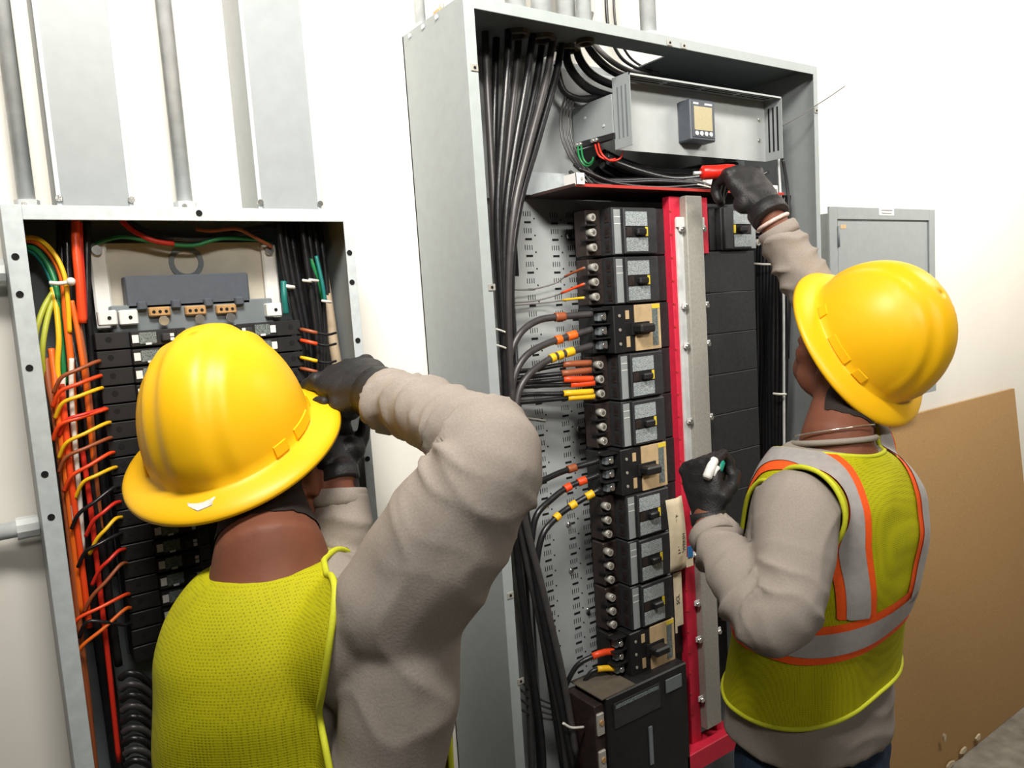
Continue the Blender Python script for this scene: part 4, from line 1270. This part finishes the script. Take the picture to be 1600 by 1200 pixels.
def along(P, pts):
    """arc-length parameter, distance and radial offset of points to a polyline"""
    pts = [np.array(p) for p in pts]
    best = np.full(len(P), 1e9)
    s = np.zeros(len(P))
    acc = 0.0
    for a, b in zip(pts[:-1], pts[1:]):
        ab = b - a
        L = np.linalg.norm(ab)
        t_ = np.clip((P - a) @ ab / (L * L), 0, 1)
        d = np.linalg.norm(P - (a + t_[:, None] * ab), axis=1)
        m = d < best
        best[m] = d[m]
        s[m] = acc + t_[m] * L
        acc += L
    return s, best, acc


def hat_frame(px, py, d, roll, tilt, turn):
    c = D(px, py, d)
    wv = ray(px, py).normalized()
    u = (CU - wv * CU.dot(wv)).normalized()
    r = wv.cross(u)
    a = math.cos(roll) * r + math.sin(roll) * u
    b = -math.sin(roll) * r + math.cos(roll) * u
    n = math.cos(tilt) * b - math.sin(tilt) * wv
    m = -math.sin(tilt) * b - math.cos(tilt) * wv
    back = math.cos(turn) * m + math.sin(turn) * a
    fr = -back
    rt = fr.cross(n)
    R = Matrix((rt, fr, n)).transposed()
    return c, R


def hard_hat(parent, c, R, marks=False):
    """full brim shell in its own frame: x right, y front, z up"""
    NA, prof = 96, []
    for i in range(19):
        th = PI / 2 * i / 18
        prof.append((math.sin(th) ** 0.94, 0.155 * math.cos(th) ** 0.92 + 0.014, 0.0))
    for q, z in ((0.10, 0.0105), (0.3, 0.008), (0.55, 0.005), (0.8, 0.0015), (0.95, -0.002), (1.0, -0.0045), (1.015, -0.0085)):
        prof.append((1.0, z, q))
    vs, fs = [], []
    for rho, z, q in prof:
        for j in range(NA):
            a = 2 * PI * j / NA
            ca, sa = math.cos(a), math.sin(a)
            rx, ry = 0.108 + 0.041 * q, 0.13 + 0.036 * q
            x, y = rx * rho * ca, ry * rho * sa
            zz_ = z
            if q == 0:
                k = 0.0055 / (1 + math.exp((abs(x) - 0.026) / 0.0022)) + 0.0035 * math.exp(-((abs(x) - 0.05) / 0.006) ** 2)
                fade = min(1, (z - 0.014) / 0.03)
                k *= max(0, fade)
                nn = Vector((x / rx / rx, y / ry / ry, max(z - 0.014, 0.001) / 0.155 ** 2)).normalized()
                x, y, zz_ = x + nn.x * k, y + nn.y * k, z + nn.z * k
            else:
                zz_ += 0.004 * q * math.cos(2 * a) * 0.8
            vs.append(c + R @ Vector((x, y, zz_)))
    m = len(prof)
    fs = [(i * NA + j, i * NA + (j + 1) % NA, (i + 1) * NA + (j + 1) % NA, (i + 1) * NA + j) for i in range(m - 1) for j in range(NA)]
    mb = MB().add(vs, fs, True)
    h = mb.build('hard_hat', 'hat', parent)
    so_ = h.modifiers.new('thick', 'SOLIDIFY')
    so_.thickness = 0.0026
    so_.offset = 1 if False else -1
    h['label'] = 'glossy yellow full brim hard hat'
    for sgn in (-1, 1):
        for ang, wd in ((58, 0.011), (84, 0.024), (120, 0.011)):
            a = math.radians(-90 + sgn * ang)      # from the back round the side
            bm_ = MB()
            o_, e_ = [], []
            for k in range(7):
                aa = a + (k / 6 - 0.5) * 2 * wd / 0.118
                base = Vector((0.1085 * math.cos(aa), 0.1305 * math.sin(aa), 0))
                nr = Vector((math.cos(aa), math.sin(aa), 0))
                for (dr_, dz_) in ((-0.006, 0.02), (0.0035, 0.021), (0.0055, 0.024), (0.0035, 0.038), (-0.012, 0.041)):
                    bm_.v.append(tuple(c + R @ (base + nr * dr_ + Vector((0, 0, dz_ - 0.006)))))
            for k in range(6):
                for q in range(4):
                    bm_.f.append((k * 5 + q, k * 5 + q + 1, (k + 1) * 5 + q + 1, (k + 1) * 5 + q))
                    bm_.s.append(False)
            bm_.f += [(0, 4, 3, 2, 1), (30, 31, 32, 33, 34)]
            bm_.s += [False, False]
            bm_.build('slot_boss', 'hat', h)
    if marks:
        for (mx_, my_, sx, sy) in ((0.006, -0.147, 0.02, 0.0105),):
            pts = [(mx_ + sx * math.cos(q) * random.uniform(0.7, 1.1), my_ + sy * math.sin(q) * random.uniform(0.7, 1.1)) for q in [2 * PI * j / 11 for j in range(11)]]
            sm_ = MB()
            sm_.v = [tuple(c + R @ Vector((x, y, 0.0072 + (my_ - y) * -0.3))) for x, y in pts] + [tuple(c + R @ Vector((x, y, 0.001 + (my_ - y) * -0.3))) for x, y in pts]
            sm_.f = [tuple(range(11))] + [(j, 11 + j, 11 + (j + 1) % 11, (j + 1) % 11) for j in range(11)]
            sm_.s = [False] * 12
            s_ = sm_.build('peeled_sticker', 'scuff', h)
            s_['label'] = 'peeled white sticker remnant at the back of the brim'
    return h


def face_points(c, R):
    return lambda x, y, z: c + R @ Vector((x, y, z))


def head_pieces(mb, c, R, nb, k=0.0):
    L = face_points(c, R)
    mb.ball(L(0, -0.006, 0.004), (0.076, 0.097, 0.104), R, 24, 16)
    mb.ball(L(0, 0.02, -0.06), (0.066, 0.075, 0.07), R, 20, 12)
    mb.ball(L(0, 0.045, -0.1), (0.045, 0.045, 0.036), R, 16, 10)          # jaw and chin
    for s in (-1, 1):
        mb.ball(L(s * 0.04, 0.058, -0.06), (0.026, 0.024, 0.024), R, 12, 8)  # cheeks
        mb.ball(L(s * 0.05, 0.01, -0.092), (0.024, 0.045, 0.026), R, 12, 8)  # jaw angle
        mb.ball(L(s * 0.079, -0.012, -0.045), (0.009, 0.019, 0.031), R, 12, 10)  # ears
        mb.ball(L(s * 0.082, -0.016, -0.034), (0.008, 0.017, 0.018), R, 12, 8)
    mb.capsule([L(0, 0.085, -0.03), L(0, 0.102, -0.065)], [0.009, 0.0135], 10)   # nose
    mb.ball(L(0, 0.088, -0.072), (0.018, 0.012, 0.009), R, 10, 8)
    mb.ball(L(0, 0.084, -0.014), (0.05, 0.012, 0.011), R, 12, 8)            # brow
    mb.ball(L(0, 0.081, -0.094), (0.024, 0.011, 0.0065), R, 10, 8)           # upper lip
    mb.ball(L(0, 0.079, -0.104), (0.021, 0.011, 0.0065), R, 10, 8)           # lower lip
    top = L(0, -0.02, -0.055)
    mb.capsule([top, top.lerp(nb, 0.5), nb, nb + Vector((0, 0, -0.05))], [0.056, 0.056 + k * 0.5, 0.062 + k, 0.075 + k], 18)


def glove(parent, wrist, fdir, palm, sgn, curls, spread=0.06, thumb=((0.3, 0.9), (0.6, 0.5)), mat='glove', cuff=None, tips=None, scale=1.0):
    """five finger glove. fdir: wrist to knuckles, palm: the way the palm faces, sgn: side of the thumb along fdir x palm"""
    d = fdir.normalized()
    n = (palm - d * palm.dot(d)).normalized()
    s = d.cross(n) * sgn
    S = scale
    mb = MB()
    P_ = lambda a, b, c_: wrist + (d * a + s * b + n * c_) * S
    mb.loft([(P_(-0.012, 0, 0), s * 0.031 * S, n * 0.025 * S), (P_(0.012, 0, 0), s * 0.032 * S, n * 0.024 * S), (P_(0.035, 0.002, 0), s * 0.04 * S, n * 0.022 * S), (P_(0.065, 0, 0), s * 0.045 * S, n * 0.02 * S), (P_(0.092, -0.001, 0), s * 0.044 * S, n * 0.0165 * S), (P_(0.104, -0.001, 0.002), s * 0.04 * S, n * 0.012 * S)], 22)
    mb.ball(P_(0.035, 0.026, 0.012), 0.022 * S)               # thumb heel
    mb.ball(P_(0.03, -0.026, 0.01), 0.018 * S)
    tipsp = []
    for k, (off, ln) in enumerate(((0.034, 0.072), (0.0115, 0.082), (-0.0115, 0.077), (-0.0335, 0.06))):
        p = P_(0.094 - 0.006 * (k == 3) - 0.002 * (k == 0), off, 0.0)
        ang, pts = 0.0, [p]
        sp = spread * (1.5 - k) / 1.5
        for q, (fr_, cu_) in enumerate(zip((0.45, 0.31, 0.24), curls[k])):
            ang += cu_
            dv = (d * math.cos(ang) + n * math.sin(ang) + s * sp * math.cos(ang)).normalized()
            p = p + dv * ln * fr_ * S
            pts.append(p)
        mb.capsule(pts, [0.0112 * S, 0.0108 * S, 0.0098 * S, 0.0085 * S], 12)
        mb.ball(pts[0] - n * 0.004 * S, 0.0118 * S)            # knuckle
        tipsp.append(pts)
    tp = P_(0.03, 0.034, 0.006)
    pts = [P_(0.022, 0.022, 0.006), tp]
    for (ts, tn), ln in zip(thumb, (0.034, 0.028)):
        dv = (d * math.sqrt(max(0.05, 1 - min(0.95, ts * ts + tn * tn))) + s * ts + n * tn).normalized()
        tp = tp + dv * ln * S
        pts.append(tp)
    mb.capsule(pts, [0.017 * S, 0.0145 * S, 0.012 * S, 0.0105 * S], 12)
    tipsp.append(pts)
    me = remeshed(mb, 0.0032, 3)
    V, Nn, Fc = arrays(me)
    V = V + Nn * (0.0009 * vnoise(V, 110, 0.7) + 0.0008 * vnoise(V, 55, 2.0))[:, None]
    g = link('glove', mesh_of('glove', V, Fc, mat), parent)
    MB().tube([P_(-0.017, 0, 0), P_(-0.013, 0, 0), P_(-0.005, 0, 0), P_(0.006, 0, 0)], [0.0315 * S, 0.0328 * S, 0.0328 * S, 0.033 * S], 20).build('cuff_band', mat, g)
    return g, tipsp


def torso_secs(fr, grow=0.0, top=0, secs=None):
    nb, up, rt, fw = fr
    return [(nb - up * d + fw * f + rt * (sh if sh else 0), rt * (hw + grow), fw * (hd + grow)) for d, hw, hd, f, sh in secs[top:]]


def person(name, label, o):
    root = thing(name, label, 'person', (o['hip'].x, o['hip'].y, 0))
    nb, hip = o['nb'], o['hip']
    up = (nb - hip).normalized()
    az = o['az']
    fw = Vector((math.sin(az), math.cos(az), 0))
    fw = (fw - up * fw.dot(up)).normalized()
    rt = fw.cross(up)
    fr = (nb, up, rt, fw)
    secs = o['secs']
    hc, HR = o['hat']
    hd_c = hc + HR @ (Vector((0, 0, -0.006)) + Vector(o.get('headoff', (0, 0, 0))))
    RH = HR @ Matrix.Rotation(o['nod'], 3, 'X')
    # ---- one continuous body under the clothes
    body = MB()
    head_pieces(body, hd_c, RH, nb + up * 0.015, o.get('neck_r', 0.0))
    body.loft(torso_secs(fr, -0.03, 2, secs))
    for side in ('L', 'R'):
        arm = o['arm' + side]
        body.capsule([q for q, _ in arm['pts']] + [arm['wrist']], [max(0.03, r - 0.022) for _, r in arm['pts']] + [0.028], 12)
        if o.get('toe'):
            pass
    for s in (-1, 1):
        body.capsule([hip + rt * s * 0.075, hip + rt * s * 0.085 + Vector((0, 0.01, -0.40)), Vector((hip.x + rt.x * s * 0.09, hip.y + rt.y * s * 0.09, 0.12))], [0.075, 0.052, 0.038], 14)
    me = remeshed(body, 0.0062, 4)
    V, Nn, Fc = arrays(me)
    bo_ = link('body', mesh_of('body', V, Fc, 'skin'), root)
    bo_['label'] = 'brown skin of head, neck and wrists'
    # eyes
    Lh = face_points(hd_c, RH)
    for s in (-1, 1):
        e = MB().ball(Lh(s * 0.031, 0.079, -0.037), (0.0125, 0.009, 0.009), RH, 12, 8).build('eye', 'lampw', root)
        MB().ball(Lh(s * 0.031, 0.0865, -0.037), (0.005, 0.003, 0.005), RH, 10, 6).build('iris', 'hair', e)
    # hair and beard cut from an inflated copy of the head
    hl = (V - np.array(hd_c)) @ np.array(RH)
    x, y, z = hl.T
    for nm, g in (('hair', np.minimum(np.minimum(0.038 - y + 0.15 * np.abs(z), z + 0.05 - 0.3 * np.clip(y, -0.1, 0.1)), 0.12 - z) - 0.05 * np.exp(-(((y + 0.014) / 0.024) ** 2 + ((z + 0.04) / 0.036) ** 2) * 1.0) * (np.abs(x) > 0.062)),
                  ('beard', np.minimum(np.minimum(-0.062 - z, y - 0.006 + 0.0), z + 0.145) - 0.03 * np.exp(-((z + 0.099) / 0.008) ** 2 - (x / 0.018) ** 2))):
        if nm == 'beard' and not o.get('beard'):
            continue
        near = np.linalg.norm(hl, axis=1) < 0.17
        g = np.where(near, g, -0.01)
        V2, F2 = clip(V + Nn * 0.002, Fc, g)
        if len(F2):
            link(nm, mesh_of(nm, V2, F2, 'hair'), root)
    # ---- long sleeved shirt
    sb = MB()
    sb.loft(torso_secs(fr, 0.0, 1, secs))
    for side in ('L', 'R'):
        arm = o['arm' + side]
        P3 = crom([q for q, _ in arm['pts']], 5)
        rs = []
        k = len(arm['pts'])
        for i in range(len(P3)):
            f = i / (len(P3) - 1) * (k - 1)
            j = min(int(f), k - 2)
            rs.append(arm['pts'][j][1] * (1 - (f - j)) + arm['pts'][j + 1][1] * (f - j))
        sb.tube(P3, rs, 18)
        sb.ball(P3[0], rs[0])
        for q, r_ in arm.get('extra', ()):
            sb.capsule(q, r_, 14)
    me = remeshed(sb, 0.0056, 16)
    V, Nn, Fc = arrays(me)
    disp = 0.0035 * vnoise(V, 14, 1.0) + 0.0018 * vnoise(V, 34, 2.5) + 0.004 * ((1 - np.abs(vnoise(V, 17, 6.0))) ** 3 - 0.4)
    for side in ('L', 'R'):
        arm = o['arm' + side]
        pts = [np.array(q) for q, _ in arm['pts']]
        s, dist, L = along(V, pts)
        el = sum(np.linalg.norm(pts[i + 1] - pts[i]) for i in range(arm['elbow']))
        msk = (dist < 0.105) & (s > 0.05)
        e0 = pts[arm['elbow']]
        bis = (pts[0] - e0) / np.linalg.norm(pts[0] - e0) + (pts[-1] - e0) / np.linalg.norm(pts[-1] - e0)
        bis = bis / (np.linalg.norm(bis) + 1e-6)
        inner = np.clip(0.55 + 0.65 * (Nn @ bis), 0.12, 1.1)
        near = 1.25 * np.exp(-((s - el - 0.01) / 0.07) ** 2) * inner + 0.8 * np.exp(-((s - L) / 0.12) ** 2) + 0.03
        ph = s * arm.get('freq', 165) + 2.6 * vnoise(V, 15, 3.0 + (side == 'L')) + 1.8 * vnoise(V, 33, 1.0)
        fold = (1 - np.abs(np.sin(ph / 2))) ** 1.5
        brk = np.clip(0.62 + 0.75 * vnoise(V, 24, 5.0), 0.05, 1.2)
        disp = disp + msk * np.clip(near, 0, 1.1) * arm.get('amp', 0.0085) * (fold - 0.3) * brk
    V = V + Nn * disp[:, None]
    shirt = link('shirt', mesh_of('shirt', V, Fc, 'shirt'), root)
    shirt['label'] = 'heather grey long sleeved shirt'
    for side in ('L', 'R'):
        arm = o['arm' + side]
        (p0, r0), (p1, r1) = arm['pts'][-2], arm['pts'][-1]
        dv = (p1 - p0).normalized()
        MB().tube([p1 - dv * 0.022, p1 - dv * 0.012, p1, p1 + dv * 0.004, p1 + dv * 0.003], [r1 * 1.0, r1 * 1.06, r1 * 1.04, r1 * 0.98, r1 * 0.7], 20).build('cuff', 'shirt', shirt)
    ncol = []
    ctr = nb + up * 0.012 + fw * 0.006
    for j in range(28):
        a = 2 * PI * j / 28
        ncol.append(ctr + rt * 0.07 * math.cos(a) + fw * 0.071 * math.sin(a) + up * (-0.006 - 0.016 * math.sin(a)))
    if o.get('collar', True):
        MB().tube(ncol, 0.0055, 8, closed=True).build('collar', 'shirt', shirt)
    # ---- vest: an outer shell of the torso cut at neck, arms and hem
    vb = MB()
    vb.loft(torso_secs(fr, o.get('vgrow', 0.011), 1, secs))
    for side, s in (('L', -1), ('R', 1)):
        a0 = o['arm' + side]['pts'][0]
        vb.ball(a0[0], a0[1] + o.get('vball', 0.007))
        for q, r_ in o['arm' + side].get('extra', ()):
            vb.capsule(q, [x_ + 0.012 for x_ in r_], 14)
    me = remeshed(vb, 0.0075, 22)
    V, Nn, Fc = arrays(me)
    V = V + Nn * (0.005 * vnoise(V, 11, 4.0) + 0.0022 * vnoise(V, 26, 0.5))[:, None]
    rel = V - np.array(nb)
    u, v, h = rel @ np.array(rt), rel @ np.array(fw), rel @ np.array(up)
    g = h - o['vest_hem'] - o.get('tilt', 0.0) * u - 0.006 * np.sin(u * 9 + 1)                      # hem
    q = V - np.array(ctr + up * 0.03 + fw * 0.02)
    g = np.minimum(g, np.linalg.norm(np.stack([q @ np.array(rt) / 1.1, q @ np.array(fw) / 1.15, q @ np.array(up)], 1), axis=1) - o.get('neck', 0.088))
    for s, key in ((-1, 'holeL'), (1, 'holeR')):
        hh = [-q_[0] for q_ in o[key]]
        wb = np.interp(-h, hh, [q_[1] for q_ in o[key]])
        wf = np.interp(-h, hh, [q_[2] for q_ in o[key]])
        wall = wb + (wf - wb) * np.clip(v / 0.08 + 0.5, 0, 1)
        g = np.minimum(g, wall - s * u)
    Vv, Fv = clip(V, Fc, g)
    vm = mesh_of('vest', Vv, Fv, 'vest')
    vest = link('safety_vest', vm, root)
    vest['label'] = 'lime yellow mesh safety vest'
    so_ = vest.modifiers.new('thick', 'SOLIDIFY')
    so_.thickness = 0.002
    for lp in boundary_loops(Fv):
        P_ = [Vv[i] for i in lp]
        length = float(np.sum(np.linalg.norm(np.diff(np.array(P_), axis=0), axis=1)))
        if length > 0.25:
            MB().tube(smooth_loop(P_, max(40, int(length / 0.009))), 0.0042, 8, closed=True).build('binding', 'bind', vest)
    # reflective tape
    Vn = np.empty(len(vm.vertices) * 3)
    vm.vertices.foreach_get('normal', Vn)
    Vn = Vn.reshape(-1, 3)
    rel = Vv - np.array(nb)
    u, v, h = rel @ np.array(rt), rel @ np.array(fw), rel @ np.array(up)
    for fn in o.get('tapes', ()):
        c_, cut = fn(u, v, h)
        for nm, mat, half, off in (('orange_tape', 'orange', 0.037, 0.0028), ('silver_tape', 'silver', 0.0225, 0.0046)):
            gg = np.minimum(half - np.abs(c_), cut)
            V3, F3 = clip(Vv + Vn * off, Fv, gg)
            if len(F3) > 4:
                tp = link(nm, mesh_of(nm, V3, F3, mat), vest)
                tp['label'] = {'orange_tape': 'fluorescent orange border tape', 'silver_tape': 'silver reflective tape'}[nm]
    # ---- jeans, belt, boots
    jb = MB()
    hb = hip + up * 0.025
    jb.loft([(hb + Vector((0, 0, -dz_)), rt * hw, fw * hd_) for dz_, hw, hd_ in ((0, 0.138, 0.1), (0.05, 0.144, 0.106), (0.13, 0.158, 0.12), (0.22, 0.16, 0.115))])
    for s in (-1, 1):
        a = hip + rt * s * 0.085
        jb.capsule([a + Vector((0, 0, -0.06)), a + rt * s * 0.01 + Vector((0, 0.01, -0.36)), Vector((a.x + rt.x * s * 0.02, a.y + rt.y * s * 0.02, 0.17)), Vector((a.x + rt.x * s * 0.02, a.y + rt.y * s * 0.02, 0.10))], [0.092, 0.07, 0.062, 0.06], 18)
    me = remeshed(jb, 0.009, 5)
    V, Nn, Fc = arrays(me)
    V = V + Nn * (0.004 * vnoise(V, 20, 1.0) + 0.002 * vnoise(V, 45, 3.0))[:, None]
    jn = link('jeans', mesh_of('jeans', V, Fc, 'jean'), root)
    belt = []
    for j in range(40):
        a = 2 * PI * j / 40
        belt.append(hb + Vector((0, 0, -0.02)) + rt * 0.141 * math.cos(a) + fw * 0.103 * math.sin(a))
    MB().tube(belt, 0.009, 6, closed=True).build('belt', 'leather', jn)
    for s in (-1, 1):
        f = Vector((hip.x + rt.x * s * 0.105, hip.y + rt.y * s * 0.105, 0))
        bm_ = MB().loft([(f + fw * -0.075 + Vector((0, 0, 0.05)), rt * 0.036, Vector((0, 0, 0.048))), (f + Vector((0, 0, 0.055)), rt * 0.046, Vector((0, 0, 0.053))), (f + fw * 0.09 + Vector((0, 0, 0.04)), rt * 0.05, Vector((0, 0, 0.038))), (f + fw * 0.17 + Vector((0, 0, 0.032)), rt * 0.044, Vector((0, 0, 0.03))), (f + fw * 0.195 + Vector((0, 0, 0.028)), rt * 0.026, Vector((0, 0, 0.02)))])
        bm_.capsule([f + Vector((0, 0, 0.07)), f + Vector((0, 0, 0.17))], [0.052, 0.052])
        link('boot', mesh_of('boot', *[arrays(remeshed(bm_, 0.008, 3))[i] for i in (0, 2)], 'boot'), root)
    hard_hat(root, hc, HR, o.get('marks', False))
    return root, fr, shirt


SECS = [(-0.02, 0.06, 0.06, 0.012, 0), (0.0, 0.075, 0.07, 0.006, 0), (0.022, 0.115, 0.082, 0.0, 0), (0.05, 0.155, 0.095, -0.004, 0), (0.09, 0.178, 0.11, -0.008, 0), (0.15, 0.186, 0.12, -0.008, 0), (0.24, 0.18, 0.125, 0, 0), (0.34, 0.17, 0.12, 0.005, 0), (0.46, 0.164, 0.116, 0.008, 0), (0.56, 0.17, 0.122, 0.008, 0), (0.63, 0.176, 0.128, 0.008, 0)]

SECS1 = [(d, hw - 0.018 * min(1, max(0, d) / 0.06) * (d < 0.2), hd, f, 0.024 * min(1, max(0, d) / 0.06)) for d, hw, hd, f, _ in SECS]
# ---- worker at left, back to the camera, both arms raised into the left cabinet
nb1 = D(424, 880, 1.0)
sh1R = D(612, 935, 0.885)
hand_away = ray(540, 600).normalized()
w1w = D(591, 616, 1.13)
w1l = D(528, 738, 1.16)
o1 = dict(
    nb=nb1, hip=nb1 + Vector((0.0, -0.035, -0.60)), az=math.radians(14), secs=SECS1,
    hat=hat_frame(367, 694, 1.09, math.radians(20), math.radians(27), math.radians(-27)), nod=math.radians(-8), headoff=(0.014, 0.02, -0.032), beard=True, marks=True,
    armR=dict(pts=[(D(628, 945, 0.90), 0.08), (D(668, 878, 0.885), 0.08), (D(716, 800, 0.87), 0.074), (D(768, 712, 0.87), 0.059), (D(692, 658, 0.985), 0.05), (D(607, 622, 1.10), 0.043)], wrist=w1w, elbow=3, amp=0.026, freq=160,
              extra=[([D(600, 1230, 0.91), D(628, 1080, 0.90), D(640, 980, 0.90)], [0.07, 0.07, 0.066]), ([D(545, 1010, 0.945), D(610, 960, 0.915)], [0.075, 0.075])]),
    armL=dict(pts=[(nb1 + Vector((-0.07, 0.06, -0.11)), 0.054), (nb1 + Vector((-0.045, 0.17, -0.13)), 0.05), (D(500, 905, 1.14), 0.05), (D(532, 830, 1.15), 0.045), (D(531, 768, 1.16), 0.04)], wrist=w1l, elbow=2),
    vest_hem=-0.60, holeL=[(0, 0.5, 0.5), (-0.6, 0.5, 0.5)], holeR=[(0.0, 0.062, 0.1), (-0.06, 0.045, 0.12), (-0.14, 0.028, 0.14), (-0.22, 0.032, 0.17), (-0.30, 0.05, 0.4), (-0.36, 0.07, 0.4), (-0.46, 0.13, 0.4), (-0.6, 0.4, 0.4)], neck=0.079, vball=0.002, collar=False, neck_r=0.01, vgrow=0.016,
    tapes=[lambda u, v, h: (v - 0.02, np.minimum(u - 0.1, h * 0 + 1))])
p1, fr1, _ = person('person', 'worker in lime vest seen from behind, arms raised into left cabinet', o1)
glove(p1, w1w, D(545, 590, 1.2) - w1w, hand_away * 0.8 + Vector((-0.1, 0, -0.7)), 1, [(0.35, 0.5, 0.4), (0.45, 0.7, 0.5), (0.5, 0.8, 0.6), (0.6, 0.9, 0.6)], thumb=((0.05, 0.9), (-0.25, 0.85)), scale=1.28)
g1, t1 = glove(p1, w1l, D(508, 640, 1.2) - w1l, Vector((0.2, -1, 0.1)), 1, [(0.1, 0.2, 0.1), (0.5, 0.6, 0.4), (0.7, 0.8, 0.5), (0.8, 0.8, 0.5)], thumb=((0.5, 0.3), (0.2, 0.3)), scale=0.95)
gt = MB().capsule([t1[0][2], t1[0][3]], [0.0108, 0.0094], 12).build('grey_fingertip', 'gloveg', g1)
gt['label'] = 'grey fingertip of the left work glove'

# ---- worker at right, reaching up into the tall cabinet
nb2 = D(1306, 694, 1.40)
hip2 = D(1270, 1125, 1.47)
R2 = T(1198, 330, 1.0)
L2 = D(1107, 806, 1.345)
az2 = math.radians(4)
rt2 = Vector((math.cos(az2), -math.sin(az2), 0))
sh2R = nb2 + rt2 * 0.115 + Vector((0, 0.04, -0.03))
el2R = sh2R.lerp(R2, 0.5) + rt2 * 0.05 + Vector((0, -0.01, 0.0))


SECS2 = [(d * ((0.93 if d < 0.5 else 0.89) if d > 0 else 1), hw * (0.945 if d < 0.4 else 1.03) if d > 0.03 else hw, hd, f, 0) for d, hw, hd, f, _ in SECS]


def tp_left(u, v, h):
    # shoulder strap: up the front, over the shoulder, curving in down the back
    c_ = u + 0.106 - 0.22 * np.clip(-0.14 - h, 0, 1)
    return c_, np.where(v < 0.0, h + 0.27, h + 0.5)


def tp_right(u, v, h):
    c_ = u - 0.106 + 0.22 * np.clip(-0.14 - h, 0, 1)
    return c_, np.where(v < 0.0, h + 0.27, h + 0.5)


def tp_waist(u, v, h):
    return h + 0.292 - 0.22 * u, np.ones_like(h)


o2 = dict(
    nb=nb2, hip=hip2, az=az2, secs=SECS2,
    hat=hat_frame(1345, 538, 1.45, math.radians(-56), math.radians(30), math.radians(76)), nod=math.radians(-22), beard=False,
    armL=dict(pts=[(D(1247, 800, 1.255), 0.07), (D(1238, 890, 1.2), 0.063), (D(1207, 968, 1.165), 0.056), (D(1155, 905, 1.24), 0.049), (D(1111, 832, 1.325), 0.04)], wrist=L2, elbow=2, amp=0.024, freq=150),
    armR=dict(pts=[(sh2R, 0.068), (sh2R.lerp(el2R, 0.55), 0.06), (el2R, 0.052), (el2R.lerp(R2, 0.5), 0.047), (el2R.lerp(R2, 0.84), 0.039)], wrist=R2, elbow=2, amp=0.016, freq=140),
    vest_hem=-0.445, tilt=0.2, holeL=[(0, 0.178, 0.165), (-0.06, 0.168, 0.15), (-0.14, 0.158, 0.14), (-0.2, 0.162, 0.145), (-0.26, 0.185, 0.175), (-0.32, 0.3, 0.3)], holeR=[(0, 0.16, 0.16), (-0.14, 0.15, 0.145), (-0.2, 0.16, 0.16), (-0.3, 0.3, 0.3)], neck=0.102, tapes=[tp_left, tp_right, tp_waist])
p2, fr2, _ = person('person', 'worker in lime vest with orange and silver stripes, reaching into tall cabinet', o2)
rw = ray(1165, 280).normalized()
gR, tipR = glove(p2, R2, T(1166, 283, 1.055) - R2, -CR * 0.6 + rw * 0.8, -1, [(0.75, 0.3, 0.25), (0.9, 0.6, 0.45), (1.05, 0.95, 0.6), (1.1, 1.0, 0.7)], thumb=((0.3, 0.75), (0.15, 0.9)), scale=1.2)
lw = ray(1100, 770).normalized()
gL, tipL = glove(p2, L2, D(1096, 745, 1.36) - L2, CR * 0.75 + lw * 0.65, -1, [(1.1, 1.3, 0.8), (1.2, 1.4, 0.8), (1.3, 1.4, 0.8), (1.3, 1.4, 0.8)], thumb=((0.2, 0.8), (-0.2, 0.7)), scale=0.98)
# bracelet, necklace
q = (el2R.lerp(R2, 0.93) - R2).normalized()
br = []
bu = q.orthogonal().normalized()
for j in range(24):
    a = 2 * PI * j / 24
    br.append(R2 + q * 0.026 + (bu * math.cos(a) + q.cross(bu) * math.sin(a)) * 0.0315)
MB().tube(br, 0.0042, 8, closed=True).build('bracelet', 'bead', p2)
nk = []
for j in range(36):
    a = 2 * PI * j / 36
    nk.append(fr2[0] + fr2[1] * (0.024 - 0.022 * math.sin(a)) + fr2[2] * 0.0655 * math.cos(a) + fr2[3] * (0.008 + 0.068 * math.sin(a)))
MB().tube(nk, 0.0014, 6, closed=True).build('necklace', 'chrome', p2)

# held things
tl = thing('screwdriver', 'red handled tool held in the raised black glove under meter tray', 'screwdriver', T(1112, 266, 1.09))
a = T(1136, 268, 1.085)
b = T(1098, 270, 1.11)
dv = (b - a).normalized()
MB().tube([a - dv * 0.02, a - dv * 0.015, a, a.lerp(b, 0.5), b, b + dv * 0.004], [0.008, 0.014, 0.0155, 0.0145, 0.015, 0.010], 14).build('handle', 'toolred', tl)
MB().tube([b, b + dv * 0.02], 0.004, 8).build('shaft', 'galv', tl)
mk_ = thing('marker', 'short white and teal marker held in the lower black glove', 'marker', D(1113, 735, 1.33))
a, b = D(1104, 748, 1.322), D(1117, 716, 1.335)
MB().tube([a, a.lerp(b, 0.1), b.lerp(a, 0.1), b], [0.006, 0.0085, 0.0085, 0.006], 12).build('barrel', 'white', mk_)
a2, b2 = D(1122, 738, 1.335), D(1127, 719, 1.345)
MB().tube([a2, a2.lerp(b2, 0.2), b2.lerp(a2, 0.2), b2], [0.004, 0.0075, 0.0085, 0.005], 10).build('cap', 'teal', mk_)
a3, b3 = D(1113, 744, 1.328), D(1121, 729, 1.333)
MB().tube([a3, b3], 0.006, 10).build('clip_block', 'white', mk_)
bt_ = thing('blue_tape_flag', 'small blue tape flag between the card tag and worker sleeve', 'tape', T(1079, 862, 1.17))
a = T(1079, 862, 1.17)
MB().box(a.x - 0.008, a.x + 0.008, 1.17, 1.172, a.z - 0.013, a.z + 0.013).build('flag', 'blue', bt_)
MB().box(a.x - 0.012, a.x + 0.01, 1.172, 1.1735, a.z - 0.035, a.z - 0.012).build('backing', 'paper', bt_)
